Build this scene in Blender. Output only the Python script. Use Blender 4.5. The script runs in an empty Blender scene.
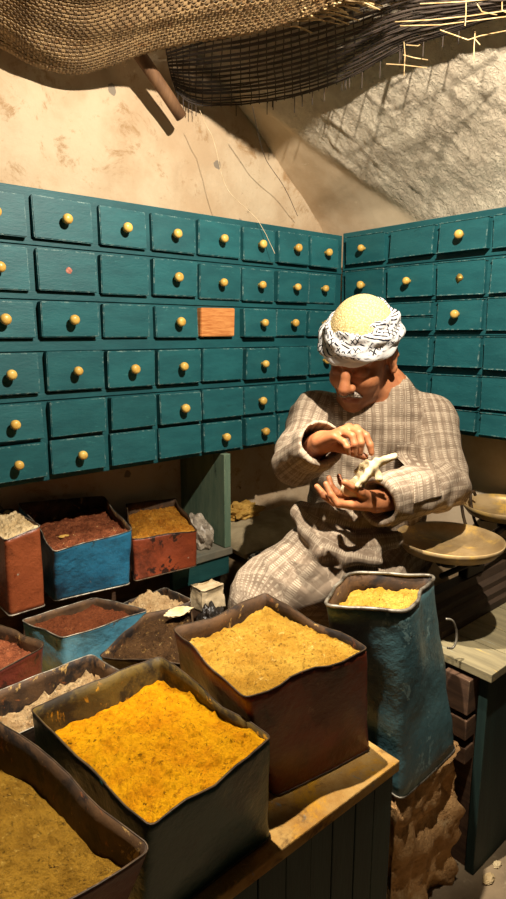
import bpy, bmesh, math, random
import numpy as np
from mathutils import Vector, Matrix, noise
random.seed(7); rng = np.random.default_rng(7)
SC = bpy.context.scene
COL = SC.collection
ORG = {}                      # world origin of every object made here (no object is rotated or scaled)

# ------------------------------------------------------------------ materials
def lin(c):
    out = []
    for v in c:
        v = v / 255.0
        out.append(v / 12.92 if v <= 0.04045 else ((v + 0.055) / 1.055) ** 2.4)
    return (out[0], out[1], out[2], 1.0)

class NT:
    def __init__(s, name):
        s.m = bpy.data.materials.new(name); s.m.use_nodes = True
        s.t = s.m.node_tree; s.b = s.t.nodes['Principled BSDF']
        s.pos = s.n('ShaderNodeNewGeometry').outputs['Position']
    def n(s, typ, **kw):
        nd = s.t.nodes.new(typ)
        for k, v in kw.items(): setattr(nd, k, v)
        return nd
    def put(s, sock, v):
        if isinstance(v, bpy.types.NodeSocket): s.t.links.new(v, sock)
        else: sock.default_value = v
    def math(s, op, a, b=0.0, c=0.0, clamp=False):
        nd = s.n('ShaderNodeMath', operation=op, use_clamp=clamp)
        s.put(nd.inputs[0], a); s.put(nd.inputs[1], b); s.put(nd.inputs[2], c)
        return nd.outputs[0]
    def scale(s, vec, sc):
        nd = s.n('ShaderNodeVectorMath', operation='MULTIPLY')
        s.put(nd.inputs[0], vec); nd.inputs[1].default_value = sc
        return nd.outputs[0]
    def noise(s, vec, scale, detail=4.0, rough=0.6, dist=0.0):
        nd = s.n('ShaderNodeTexNoise'); s.put(nd.inputs['Vector'], vec)
        nd.inputs['Scale'].default_value = scale; nd.inputs['Detail'].default_value = detail
        nd.inputs['Roughness'].default_value = rough; nd.inputs['Distortion'].default_value = dist
        return nd.outputs['Fac']
    def ramp(s, f, lo, hi, a=0.0, b=1.0):
        nd = s.n('ShaderNodeMapRange', interpolation_type='SMOOTHSTEP')
        s.put(nd.inputs[0], f); nd.inputs[1].default_value = lo; nd.inputs[2].default_value = hi
        nd.inputs[3].default_value = a; nd.inputs[4].default_value = b
        return nd.outputs[0]
    def mix(s, f, a, b):
        nd = s.n('ShaderNodeMix', data_type='RGBA')
        s.put(nd.inputs[0], f)
        s.put(nd.inputs[6], a); s.put(nd.inputs[7], b)
        return nd.outputs[2]
    def attr(s, name, out='Fac'):
        return s.n('ShaderNodeAttribute', attribute_name=name).outputs[out]
    def bump(s, h, strength, dist, normal=None):
        nd = s.n('ShaderNodeBump'); nd.inputs['Strength'].default_value = strength
        nd.inputs['Distance'].default_value = dist; s.put(nd.inputs['Height'], h)
        if normal is not None: s.put(nd.inputs['Normal'], normal)
        return nd.outputs[0]
    def done(s, col, rough=0.7, metal=0.0, normal=None, spec=None):
        s.put(s.b.inputs['Base Color'], col); s.put(s.b.inputs['Roughness'], rough)
        s.put(s.b.inputs['Metallic'], metal)
        if normal is not None: s.put(s.b.inputs['Normal'], normal)
        if spec is not None: s.b.inputs['Specular IOR Level'].default_value = spec
        return s.m

def gm(name, c1, c2, scale=8, rough=0.7, metal=0.0, stretch=(1, 1, 1), bumps=((40, .3, .004),), spots=(), wear=None, vary=0.0, spec=0.35):
    """general worn surface: two colours mixed by noise, blotches of others, chipped edges, bumps"""
    N = NT(name); p = N.scale(N.pos, stretch) if stretch != (1, 1, 1) else N.pos
    col = N.mix(N.ramp(N.noise(p, scale, 6, .65), .32, .68), lin(c1), lin(c2))
    for (c, sc, lo, hi) in spots:
        col = N.mix(N.ramp(N.noise(p, sc, 7, .7, .4), lo, hi), col, lin(c))
    if vary:
        r = N.n('ShaderNodeObjectInfo').outputs['Random']
        hs = N.n('ShaderNodeHueSaturation'); N.put(hs.inputs['Color'], col)
        N.put(hs.inputs['Value'], N.math('MULTIPLY_ADD', r, vary, 1 - vary / 2)); col = hs.outputs[0]
    if wear:
        c, rad, lo = wear
        bv = N.n('ShaderNodeBevel', samples=3); bv.inputs['Radius'].default_value = rad
        g = N.n('ShaderNodeNewGeometry')
        d = N.n('ShaderNodeVectorMath', operation='DOT_PRODUCT')
        N.put(d.inputs[0], bv.outputs[0]); N.put(d.inputs[1], g.outputs['Normal'])
        e = N.ramp(N.math('SUBTRACT', 1.0, d.outputs['Value']), .02, .12)
        e = N.math('MULTIPLY', e, N.ramp(N.noise(N.pos, 60, 5, .7), lo, lo + .18))
        col = N.mix(e, col, lin(c))
    nrm = None
    for (sc, st, di) in bumps:
        nrm = N.bump(N.noise(p, sc, 6, .65), st, di, nrm)
    return N.done(col, rough, metal, nrm, spec)

# ------------------------------------------------------------------ mesh helpers
def mesh_obj(name, verts, faces, mats, parent=None, smooth=False, midx=None, origin=None, recalc=False):
    V = np.asarray(verts, dtype=float)
    if origin is None:
        lo, hi = V.min(0), V.max(0); origin = np.array([(lo[0] + hi[0]) / 2, (lo[1] + hi[1]) / 2, lo[2]])
    origin = np.asarray(origin, dtype=float)
    me = bpy.data.meshes.new(name)
    me.from_pydata((V - origin).tolist(), [], [tuple(int(i) for i in f) for f in faces])
    if not isinstance(mats, (list, tuple)): mats = [mats]
    for m in mats: me.materials.append(m)
    if midx is not None: me.polygons.foreach_set('material_index', np.asarray(midx, dtype=np.int32))
    if recalc:
        bm = bmesh.new(); bm.from_mesh(me); bmesh.ops.recalc_face_normals(bm, faces=bm.faces); bm.to_mesh(me); bm.free()
    me.polygons.foreach_set('use_smooth', np.full(len(me.polygons), bool(smooth)))
    me.update()
    o = bpy.data.objects.new(name, me); COL.objects.link(o)
    po = ORG[parent.name] if parent is not None else np.zeros(3)
    if parent is not None: o.parent = parent
    o.location = origin - po; ORG[o.name] = origin
    return o

def tag(o, label=None, cat=None, group=None, kind=None):
    if label: o['label'] = label
    if cat: o['category'] = cat
    if group: o['group'] = group
    if kind: o['kind'] = kind
    return o

def thing(name, loc, label, cat, group=None):
    o = bpy.data.objects.new(name, None); COL.objects.link(o); o.location = loc
    o.empty_display_size = .05; ORG[o.name] = np.asarray(loc, dtype=float)
    return tag(o, label, cat, group)

class MB:
    """collects shapes that become one mesh"""
    def __init__(s): s.v = []; s.f = []; s.mi = []
    def add(s, v, f, mi=0):
        b = len(s.v); s.v += [tuple(q) for q in v]; s.f += [tuple(i + b for i in q) for q in f]; s.mi += [mi] * len(f)
    def hexa(s, P, mi=0):       # 4 bottom (ccw from above) + 4 top points
        s.add(P, [(3, 2, 1, 0), (4, 5, 6, 7), (0, 1, 5, 4), (1, 2, 6, 5), (2, 3, 7, 6), (3, 0, 4, 7)], mi)
    def box(s, x0, x1, y0, y1, z0, z1, mi=0):
        s.hexa([(x0, y0, z0), (x1, y0, z0), (x1, y1, z0), (x0, y1, z0), (x0, y0, z1), (x1, y0, z1), (x1, y1, z1), (x0, y1, z1)], mi)
    def bbox(s, x0, x1, y0, y1, z0, z1, b=.002, mi=0):   # box with all edges chamfered
        bm = bmesh.new(); bmesh.ops.create_cube(bm, size=1)
        for v in bm.verts:
            v.co = Vector((x0 + (v.co.x + .5) * (x1 - x0), y0 + (v.co.y + .5) * (y1 - y0), z0 + (v.co.z + .5) * (z1 - z0)))
        bmesh.ops.bevel(bm, geom=list(bm.edges), offset=b, segments=2, affect='EDGES', profile=.6)
        bm.verts.index_update(); s.add([v.co[:] for v in bm.verts], [[v.index for v in f.verts] for f in bm.faces], mi); bm.free()
    def tube(s, pts, r, n=8, mi=0, closed=False, cap=True):
        P = [Vector(p) for p in pts]; m = len(P)
        R = r if isinstance(r, (list, tuple)) else [r] * m
        prev = None; vs = []
        for i in range(m):
            if closed: t = P[(i + 1) % m] - P[i - 1]
            else: t = P[min(i + 1, m - 1)] - P[max(i - 1, 0)]
            t.normalize()
            if prev is None:
                a = Vector((0, 0, 1)) if abs(t.z) < .9 else Vector((1, 0, 0))
                u = t.cross(a).normalized()
            else:
                u = (prev - t * prev.dot(t)).normalized()
            prev = u; w = t.cross(u)
            for k in range(n):
                a = 2 * math.pi * k / n
                vs.append(tuple(P[i] + (u * math.cos(a) + w * math.sin(a)) * R[i]))
        fs = []
        for i in range(m if closed else m - 1):
            j = (i + 1) % m
            for k in range(n):
                fs.append((i * n + k, i * n + (k + 1) % n, j * n + (k + 1) % n, j * n + k))
        if cap and not closed:
            fs.append(tuple(range(n))[::-1]); fs.append(tuple((m - 1) * n + k for k in range(n)))
        s.add(vs, fs, mi)
    def lathe(s, prof, c, n=40, mi=0, axis=(0, 0, 1), wob=0.0, sd=0):
        A = Vector(axis).normalized(); q = A.to_track_quat('Z', 'Y').to_matrix()
        vs = []; fs = []; m = len(prof)
        for i, (r, z) in enumerate(prof):
            for k in range(n):
                a = 2 * math.pi * k / n
                rr = r * (1 + wob * noise.noise((math.cos(a) * 2 + sd, math.sin(a) * 2, z * 20)))
                p = q @ Vector((rr * math.cos(a), rr * math.sin(a), z)); vs.append((p.x + c[0], p.y + c[1], p.z + c[2]))
        for i in range(m - 1):
            for k in range(n):
                fs.append((i * n + k, i * n + (k + 1) % n, (i + 1) * n + (k + 1) % n, (i + 1) * n + k))
        fs.append(tuple(range(n))[::-1]); fs.append(tuple((m - 1) * n + k for k in range(n)))
        s.add(vs, fs, mi)
    def build(s, name, mats, parent=None, smooth=False, origin=None, recalc=True):
        return mesh_obj(name, s.v, s.f, mats, parent, smooth, s.mi, origin, recalc)

def grid_faces(nu, nv, wrap=False):
    f = []
    for i in range(nu - 1):
        for j in range(nv if wrap else nv - 1):
            j2 = (j + 1) % nv
            f.append((i * nv + j, i * nv + j2, (i + 1) * nv + j2, (i + 1) * nv + j))
    return f

def nz(x, y, z, sc=1.0): return noise.noise((x * sc, y * sc, z * sc))
def fbm(x, y, z, sc, o=4): return noise.fractal((x * sc, y * sc, z * sc), 1.0, 2.0, o)

def catmull(P, n):
    P = [np.asarray(p, float) for p in P]; out = []
    for i in range(len(P) - 1):
        p0 = P[max(i - 1, 0)]; p1 = P[i]; p2 = P[i + 1]; p3 = P[min(i + 2, len(P) - 1)]
        for k in range(n):
            t = k / n
            out.append(.5 * (2 * p1 + (p2 - p0) * t + (2 * p0 - 5 * p1 + 4 * p2 - p3) * t * t + (3 * p1 - p0 - 3 * p2 + p3) * t ** 3))
    out.append(P[-1]); return np.array(out)

def closed_slab(name, top, nu, nv, thick, mats, parent=None, smooth=True, normal=(0, 0, -1)):
    """a sheet given as a nu x nv grid of points, with real thickness"""
    T = np.asarray(top, float); B = T + np.asarray(normal, float) * thick
    f = grid_faces(nu, nv); n = nu * nv
    F = f + [tuple(i + n for i in q[::-1]) for q in f]
    edge = [j for j in range(nv)] + [i * nv + nv - 1 for i in range(1, nu)] + [(nu - 1) * nv + j for j in range(nv - 2, -1, -1)] + [i * nv for i in range(nu - 2, 0, -1)]
    for a, b in zip(edge, edge[1:] + edge[:1]): F.append((b, a, a + n, b + n))
    return mesh_obj(name, np.vstack([T, B]), F, mats, parent, smooth, recalc=True)

# ------------------------------------------------------------------ signed-distance sculpting (for the figure and soft things)
def smin(a, b, k):
    h = np.clip(.5 + .5 * (b - a) / k, 0, 1)
    return b + (a - b) * h - k * h * (1 - h)
def smax(a, b, k): return -smin(-a, -b, k)

class Cap:     # tapered capsule
    def __init__(s, a, b, ra, rb=None, k=.02, sub=False, tag=None):
        s.a = np.asarray(a, float); s.b = np.asarray(b, float); s.ra = ra; s.rb = ra if rb is None else rb
        s.k = k; s.sub = sub; s.tag = tag
        s.c = (s.a + s.b) / 2; s.R = np.linalg.norm(s.b - s.a) / 2 + max(s.ra, s.rb)
    def d(s, P):
        ab = s.b - s.a; t = np.clip(((P - s.a) @ ab) / max(ab @ ab, 1e-12), 0, 1)
        q = P - s.a - t[..., None] * ab
        return np.sqrt((q * q).sum(-1)) - (s.ra + (s.rb - s.ra) * t)
class Ell:     # ellipsoid, axes = columns of M
    def __init__(s, c, r, M=None, k=.02, sub=False, tag=None):
        s.c = np.asarray(c, float); s.r = np.asarray(r, float); s.M = np.eye(3) if M is None else np.asarray(M, float)
        s.k = k; s.sub = sub; s.R = max(r); s.tag = tag
    def d(s, P):
        q = (P - s.c) @ s.M
        k0 = np.sqrt(((q / s.r) ** 2).sum(-1)); k1 = np.sqrt(((q / s.r ** 2) ** 2).sum(-1))
        return np.where(k1 > 1e-9, k0 * (k0 - 1) / np.maximum(k1, 1e-9), -s.r.min())

def sculpt(prims, h, disp=None, post=None, block=14):
    """surface nets over the union of the primitives; returns verts, quads"""
    lo = np.min([p.c - p.R for p in prims if not p.sub], 0) - .02
    hi = np.max([p.c + p.R for p in prims if not p.sub], 0) + .02
    nb = np.ceil((hi - lo) / (h * block)).astype(int)
    S = block + 2; half = h * S * .5 * math.sqrt(3)
    cells = {}; VV = []; QQ = []
    big = np.array([1 << 40, 1 << 20, 1], dtype=np.int64)
    ids_all = []; pos_all = []
    off = np.array([[i, j, k] for i in (0, 1) for j in (0, 1) for k in (0, 1)])
    for bi in range(nb[0]):
        for bj in range(nb[1]):
            for bk in range(nb[2]):
                g0 = np.array([bi, bj, bk]) * block - 1
                c = lo + (g0 + (S - 1) / 2) * h
                act = [p for p in prims if np.linalg.norm(p.c - c) < p.R + half + p.k + .02]
                if not any(not p.sub for p in act): continue
                # quick reject at the block centre
                d0 = None
                for p in act:
                    if p.sub: continue
                    v = float(p.d(c[None])[0]); d0 = v if d0 is None else float(smin(np.array(d0), np.array(v), p.k))
                if d0 > half * 1.15 + .02: continue
                if d0 < -half * 2.2 - .05 and not any(p.sub for p in act): continue
                ax = [lo[a] + (g0[a] + np.arange(S)) * h for a in range(3)]
                P = np.stack(np.meshgrid(*ax, indexing='ij'), -1)
                D = None
                for p in act:
                    v = p.d(P)
                    if p.sub: D = smax(D, -v, p.k) if D is not None else None
                    else: D = v if D is None else smin(D, v, p.k)
                if D is None: continue
                if disp is not None: D = D + disp(P)
                if post is not None: D = post(P, D)
                sg = D < 0
                if sg.all() or not sg.any(): continue
                # cell vertices
                n = S - 1
                cs = [D[o[0]:o[0] + n, o[1]:o[1] + n, o[2]:o[2] + n] for o in off]
                cnt = sum((q < 0).astype(int) for q in cs); mask = (cnt > 0) & (cnt < 8)
                idx = np.argwhere(mask)
                acc = np.zeros((len(idx), 3)); w = np.zeros(len(idx))
                cv = np.stack([q[mask] for q in cs], -1)
                for a in range(8):
                    for b in range(a + 1, 8):
                        if np.abs(off[a] - off[b]).sum() != 1: continue
                        da, db = cv[:, a], cv[:, b]; x = (da < 0) != (db < 0)
                        t = np.where(x, da / np.where(x, da - db, 1), 0)
                        acc += np.where(x[:, None], off[a] + t[:, None] * (off[b] - off[a]), 0); w += x
                pos = lo + (g0 + idx + acc / w[:, None]) * h
                gid = ((g0 + idx + 8) * big).sum(1)
                ids_all.append(gid); pos_all.append(pos)
                for a in range(3):
                    b, c2 = (a + 1) % 3, (a + 2) % 3
                    s0 = [slice(1, S - 1)] * 3; s1 = list(s0); s1[a] = slice(2, S)
                    A = sg[tuple(s0)]; B = sg[tuple(s1)]; e = np.argwhere(A != B) + 1
                    if not len(e): continue
                    fl = A[tuple((e - 1).T)]
                    ub = np.zeros(3, int); ub[b] = 1; uc = np.zeros(3, int); uc[c2] = 1
                    q = np.stack([((g0 + e - o + 8) * big).sum(1) for o in (ub + uc, uc, 0 * ub, ub)], 1)
                    q[~fl] = q[~fl][:, ::-1]
                    QQ.append(q)
    ids = np.concatenate(ids_all); pos = np.concatenate(pos_all)
    u, first = np.unique(ids, return_index=True)
    V = pos[first]; Q = np.concatenate(QQ)
    F = np.searchsorted(u, Q); ok = (u[np.clip(F, 0, len(u) - 1)] == Q).all(1)
    return V, F[ok]

def set_attr(o, name, arr):
    me = o.data; a = me.attributes.new(name, 'FLOAT_VECTOR' if arr.ndim == 2 else 'FLOAT', 'POINT')
    a.data.foreach_set('vector' if arr.ndim == 2 else 'value', np.ascontiguousarray(arr, dtype=np.float32).ravel())

# ------------------------------------------------------------------ materials of the place
M = {}
M['teal'] = gm('teal_paint', (20, 74, 78), (28, 86, 89), 9, .55, stretch=(1, 1, 3), bumps=((55, .25, .003), (7, .2, .004)),
               spots=(((58, 120, 116), 22, .62, .8), ((14, 60, 62), 13, .6, .78)), wear=((150, 172, 162), .0022, .47), vary=.2)
M['teal_frame'] = gm('teal_frame_paint', (16, 66, 70), (24, 80, 83), 6, .55, stretch=(1, 1, 3), bumps=((60, .25, .003),),
                     spots=(((50, 112, 108), 25, .64, .8),), wear=((120, 150, 140), .002, .55))
M['knob'] = gm('yellow_knob', (214, 178, 92), (186, 142, 62), 30, .35, bumps=((80, .15, .002),), spots=(((110, 80, 35), 60, .62, .75),), vary=.25)
M['bare'] = gm('bare_pine', (206, 140, 78), (172, 102, 48), 10, .6, stretch=(2, 2, 22), spots=(((110, 58, 24), 9, .66, .78),), bumps=((40, .2, .002),))
M['brass'] = gm('dull_brass', (196, 164, 84), (150, 118, 52), 80, .45, .6)
M['hole'] = gm('torn_hole', (190, 130, 110), (120, 60, 48), 160, .9)
M['greenwood'] = gm('old_green_wood', (84, 106, 86), (108, 124, 100), 7, .7, stretch=(4, 4, .7), spots=(((118, 128, 104), 18, .62, .8), ((36, 50, 42), 8, .58, .72)), wear=((150, 160, 130), .003, .45))
M['tealboard'] = gm('dark_teal_board', (16, 58, 58), (26, 72, 70), 8, .65, stretch=(.6, 3, 3), spots=(((60, 98, 90), 24, .64, .8),), wear=((110, 130, 110), .002, .5))
M['benchboard'] = gm('bench_board_paint', (22, 40, 36), (32, 52, 46), 6, .65, stretch=(5, 5, .6), spots=(((54, 70, 58), 20, .62, .78), ((92, 86, 56), 34, .7, .8)), wear=((90, 92, 64), .002, .52), vary=.2)
M['benchtop'] = gm('spice_dusted_top', (158, 112, 48), (186, 148, 84), 12, .9, spots=(((196, 140, 30), 9, .52, .66), ((128, 126, 112), 26, .6, .72), ((96, 68, 34), 15, .55, .7)), bumps=((180, .8, .004), (26, .6, .01)))
M['plank'] = gm('grey_plank', (136, 124, 92), (112, 102, 76), 9, .8, stretch=(5, .7, 5), spots=(((196, 160, 70), 11, .6, .7), ((150, 158, 146), 15, .62, .75)), bumps=((70, .4, .003),), vary=.2)
M['rubble'] = gm('rubble_masonry', (206, 160, 104), (164, 122, 74), 9, .95, bumps=((24, .9, .02), (110, .6, .005)), spots=(((220, 190, 140), 8, .55, .7), ((84, 58, 36), 14, .6, .74)))
M['seatstone'] = gm('plastered_bench', (120, 100, 72), (92, 76, 54), 6, .95, bumps=((30, .5, .008),))
M['floor'] = gm('dusty_floor', (150, 128, 98), (120, 102, 78), 7, .9, bumps=((60, .3, .004),), spots=(((186, 166, 132), 20, .6, .75),))
M['oldwood'] = gm('old_brown_wood', (92, 66, 46), (64, 44, 30), 8, .75, stretch=(3, .8, 8), bumps=((60, .4, .003),), spots=(((136, 110, 84), 22, .62, .76),), wear=((150, 130, 100), .003, .5))
M['darkwood'] = gm('dark_stained_wood', (62, 46, 32), (44, 32, 22), 8, .7, stretch=(.8, 4, 4), bumps=((60, .4, .003),), spots=(((96, 76, 54), 22, .64, .76),))
M['dustboard'] = gm('dusty_grey_board', (116, 108, 90), (92, 90, 78), 10, .9, bumps=((60, .4, .003),), spots=(((48, 82, 78), 12, .6, .7),))
M['pole'] = gm('pole_wood', (120, 86, 56), (88, 60, 38), 6, .75, stretch=(6, 1, 1), bumps=((50, .4, .003),))

def wall_mat(name, lunette):
    N = NT(name); p = N.pos
    if lunette:
        col = N.mix(N.ramp(N.noise(p, 3.2, 7, .65), .35, .65), lin((196, 176, 146)), lin((180, 154, 122)))
        col = N.mix(N.ramp(N.noise(p, 9, 9, .78, .5), .53, .66), col, lin((158, 128, 92)))
        col = N.mix(N.ramp(N.noise(p, 5.5, 10, .85, .2), .62, .66), col, lin((104, 86, 66)))
        vo = N.n('ShaderNodeTexVoronoi'); N.put(vo.inputs['Vector'], p); vo.inputs['Scale'].default_value = 5.5
        hole = N.math('ADD', vo.outputs['Distance'], N.math('MULTIPLY', N.noise(p, 40, 4), .12))
        col = N.mix(N.ramp(hole, .135, .15, 1, 0), col, lin((132, 120, 104)))
        n1 = N.bump(N.noise(p, 14, 8, .7), .5, .012); n1 = N.bump(N.noise(p, 120, 4), .25, .002, n1)
        return N.done(col, .95, 0, n1, .15)
    rough = N.attr('rough_mask')
    smooth = N.mix(N.ramp(N.noise(p, 4, 7, .65), .35, .65), lin((214, 192, 160)), lin((196, 170, 136)))
    smooth = N.mix(N.ramp(N.noise(N.scale(p, (1, 1, 6)), 18, 5, .7), .66, .7), smooth, lin((226, 206, 176)))
    rc = N.mix(N.ramp(N.noise(p, 10, 8, .7), .3, .7), lin((196, 180, 156)), lin((222, 208, 182)))
    rc = N.mix(N.ramp(N.noise(p, 28, 6, .7), .6, .72), rc, lin((150, 136, 112)))
    col = N.mix(rough, smooth, rc)
    n1 = N.bump(N.noise(p, 16, 7, .65), .2, .006)
    st = N.noise(N.scale(p, (26, 26, 5)), 2.4, 7, .7, 1.2)
    n2 = N.bump(N.math('MULTIPLY', rough, st), .9, .012, n1)
    n2 = N.bump(N.math('MULTIPLY', rough, N.noise(p, 70, 6, .7)), .8, .008, n2)
    return N.done(col, .95, 0, n2, .15)
M['wall_l'] = wall_mat('cream_plaster', True)
M['wall_r'] = wall_mat('vault_plaster', False)

def tin_mat(name, c1, c2, chip, chip_lo=.6, rough=.42, scratch=(150, 140, 120), metal=.0):
    return gm(name, c1, c2, 5, rough, metal, bumps=((6, .5, .02), (40, .25, .003)), spots=(([v * .55 for v in c2], 7, .48, .72), (chip, 15, chip_lo - .04, chip_lo), (scratch, 30, .66, .72), ([v * .4 for v in c2], 55, .64, .70)), wear=((170, 150, 120), .0015, .5), spec=.5)
M['t_green'] = tin_mat('dark_green_tin_paint', (36, 80, 72), (30, 68, 62), (28, 54, 48), .64)
M['t_brown'] = tin_mat('brown_tin_paint', (124, 56, 30), (104, 44, 24), (140, 88, 62), .68)
M['t_blue'] = tin_mat('sky_blue_tin_paint', (40, 108, 138), (28, 88, 118), (40, 60, 60), .68)
M['t_grblue'] = tin_mat('grey_blue_tin_paint', (74, 104, 106), (54, 84, 88), (104, 130, 128), .62)
M['t_paleblue'] = tin_mat('pale_blue_tin_paint', (66, 126, 150), (90, 140, 156), (84, 76, 62), .62)
M['t_orange'] = tin_mat('orange_brown_tin_paint', (136, 70, 38), (116, 56, 30), (110, 48, 24), .66)
M['t_rust'] = tin_mat('rust_red_tin_paint', (136, 62, 32), (112, 50, 28), (40, 22, 16), .6)
M['t_red'] = tin_mat('red_brown_tin_paint', (118, 52, 36), (92, 40, 30), (60, 34, 26), .6)
M['t_dark'] = tin_mat('blackened_tin', (52, 40, 30), (34, 27, 22), (110, 84, 54), .62)
M['rust'] = gm('rusty_inside', (88, 62, 36), (46, 32, 20), 10, .7, bumps=((30, .5, .005),), spots=(((26, 18, 13), 8, .50, .60), ((156, 124, 70), 19, .60, .66), ((120, 70, 34), 34, .6, .68)))
M['rust_olive'] = gm('olive_stained_inside', (98, 78, 26), (66, 52, 20), 9, .65, bumps=((26, .5, .005),), spots=(((36, 27, 12), 8, .50, .60), ((170, 120, 24), 17, .60, .66), ((120, 84, 24), 34, .6, .68)))
M['rim'] = gm('worn_tin_rim', (150, 142, 126), (62, 54, 44), 30, .45, .5)
M['rim_dark'] = gm('dark_tin_rim', (84, 66, 46), (38, 30, 22), 30, .5, .4)

def powder(name, c1, c2, c3, sc=14, spec=None):
    N = NT(name); p = N.pos
    col = N.mix(N.ramp(N.noise(p, sc, 8, .7), .35, .65), lin(c1), lin(c2))
    col = N.mix(N.ramp(N.noise(p, sc * 3.2, 7, .75), .56, .7), col, lin(c3))
    if spec: col = N.mix(N.ramp(N.noise(p, 80, 4, .65), .645, .69), col, lin(spec))
    col = N.mix(N.ramp(N.noise(p, sc * 7, 6, .75), .54, .68), col, lin([v * .62 for v in c2]))
    n1 = N.bump(N.noise(p, 45, 8, .8), 1.0, .018); n1 = N.bump(N.noise(p, 170, 4, .75), 1.0, .007, n1)
    return N.done(col, .95, 0, n1, .1)
M['turmeric'] = powder('turmeric', (234, 168, 12), (214, 138, 6), (178, 104, 6), 16, (110, 70, 10))
M['mustard'] = powder('mustard_powder', (206, 160, 62), (182, 132, 42), (230, 192, 108), 13, (140, 96, 24))
M['pale_yellow'] = powder('pale_yellow_powder', (228, 186, 84), (206, 156, 52), (240, 208, 128), 14)
M['cumin'] = powder('cumin', (166, 124, 40), (136, 98, 28), (192, 154, 70), 20, (76, 50, 14))
M['redbrown'] = powder('red_brown_spice', (160, 92, 58), (108, 56, 34), (196, 130, 88), 30, (226, 180, 120))
M['sumac'] = powder('dark_red_brown_powder', (116, 62, 34), (92, 46, 24), (140, 84, 50), 16)
M['amber'] = powder('amber_spice', (196, 134, 44), (160, 98, 26), (222, 172, 90), 24, (90, 52, 14))
M['crust'] = powder('pale_crust', (206, 176, 130), (170, 134, 90), (224, 204, 166), 18, (96, 70, 44))
M['darkspice'] = powder('dark_spice', (88, 62, 36), (62, 42, 24), (146, 112, 62), 18, (170, 140, 90))
M['paper'] = gm('old_paper', (206, 184, 142), (172, 144, 98), 16, .85, bumps=((30, .4, .006),), spots=(((120, 90, 50), 20, .64, .74),))
M['goldpaper'] = gm('yellowed_paper', (190, 150, 72), (150, 112, 46), 14, .7, bumps=((30, .5, .006),))
M['sack'] = gm('grey_sackcloth', (164, 148, 116), (138, 122, 92), 12, .95, bumps=((250, .5, .002), (12, .4, .01)), spots=(((146, 126, 70), 14, .62, .76),))
M['plastic'] = gm('cloudy_film', (176, 164, 146), (128, 116, 100), 20, .35, bumps=((20, .6, .01),))
M['blackbag'] = gm('dark_crumpled_wrap', (40, 34, 28), (24, 20, 18), 16, .35, bumps=((22, .6, .01),), spots=(((120, 108, 88), 24, .64, .72),))
M['block'] = gm('pale_salt_block', (200, 180, 146), (168, 146, 110), 14, .9, bumps=((30, .6, .006),))
M['iron'] = gm('black_iron', (26, 23, 20), (38, 33, 28), 20, .5, .5, bumps=((40, .3, .003),), spots=(((74, 62, 46), 26, .64, .74),))
M['pan'] = gm('tarnished_pan', (176, 150, 108), (138, 112, 74), 8, .45, .25, bumps=((60, .2, .002),), spots=(((206, 166, 84), 7, .5, .66),))
M['panunder'] = gm('dark_pan_underside', (76, 64, 48), (50, 42, 32), 14, .5, .5)
M['straw_dark'] = gm('dark_cord', (72, 60, 50), (50, 42, 36), 30, .8)
M['straw'] = gm('loose_straw', (196, 170, 124), (150, 118, 74), 30, .7, vary=.3)
M['thread'] = gm('pale_thread', (226, 206, 170), (196, 172, 130), 40, .8)

# ------------------------------------------------------------------ the room
def flat_wall():
    xs = np.linspace(-2.3, .28, 130); zs = np.linspace(0, 3.0, 130); v = []
    for x in xs:
        for z in zs: v.append((x, .25 + .010 * fbm(x, 0, z, 3.0) + .004 * fbm(x, 5, z, 14), z))
    n = len(v); v2 = [(x, .40, z) for x in xs for z in zs]
    f = grid_faces(130, 130)
    return mesh_obj('wall_back', v + v2, f + [tuple(i + n for i in q[::-1]) for q in f], M['wall_l'], None, True, recalc=True)
tag(flat_wall(), 'cream plaster end wall with dark spots and peeling patches above the long drawer cabinet', 'wall', kind='structure')

VP = np.vstack([[(.15, z) for z in np.linspace(0, 1.05, 22)], [(.152, 1.062), (.165, 1.067), (.24, 1.068)], catmull([(.25, 1.075), (.25, 1.2), (.25, 1.45), (.235, 1.66), (.14, 1.83), (.04, 1.925), (-.063, 2.02), (-.17, 2.11), (-.287, 2.19), (-.45, 2.31), (-.62, 2.45), (-.80, 2.62), (-1.05, 2.78), (-1.4, 2.90), (-1.9, 2.96), (-2.3, 2.97)], 12)])
def vault():
    ys = np.linspace(.30, -1.06, 230); v = []; mask = []
    n = len(VP)
    for i in range(n):
        t = VP[min(i + 1, n - 1)] - VP[max(i - 1, 0)]; t = t / np.linalg.norm(t); nr = (-t[1], t[0])   # towards the room
        for y in ys:
            x, z = VP[i]
            yb = -.17 + (z - 1.84) * .95 + .05 * nz(x * 5, y * 5, z * 5)
            m = 1 / (1 + math.exp(max(-40, min(40, (y - yb) / .012)))) if z > 1.3 else 0.0
            d = .004 * fbm(x, y, z, 4)
            if m > .01:
                s = z * .8 - y * 1.0; q = z * 1.0 + y * .8
                d += m * (.005 + .0022 * fbm(s * 1.6, q * .22, x, 16) + .006 * max(0, fbm(s * 2.6, q * .16, x + 3, 9) - .15) + .002 * fbm(s * 3, q * 3, x + 7, 14))
            v.append((x + nr[0] * d * (1 if nr[0] < 0 or z > 1.9 else 1), y, z + nr[1] * d)); mask.append(m)
    top = len(v)
    v2 = []
    for i in range(n):
        x, z = VP[i]; k = .14 if z > 1.06 else .24
        for y in ys: v2.append((x + k, y, z + (k if z > 1.5 else 0)))
    f = grid_faces(n, len(ys))
    o = mesh_obj('wall_right', v + v2, f + [tuple(i + top for i in q[::-1]) for q in f], M['wall_r'], None, True)
    set_attr(o, 'rough_mask', np.array(mask + [0.0] * len(v2)))
    return o
tag(vault(), 'plaster wall curving over into a vault, with a rough trowelled grey patch', 'wall', kind='structure')
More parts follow.
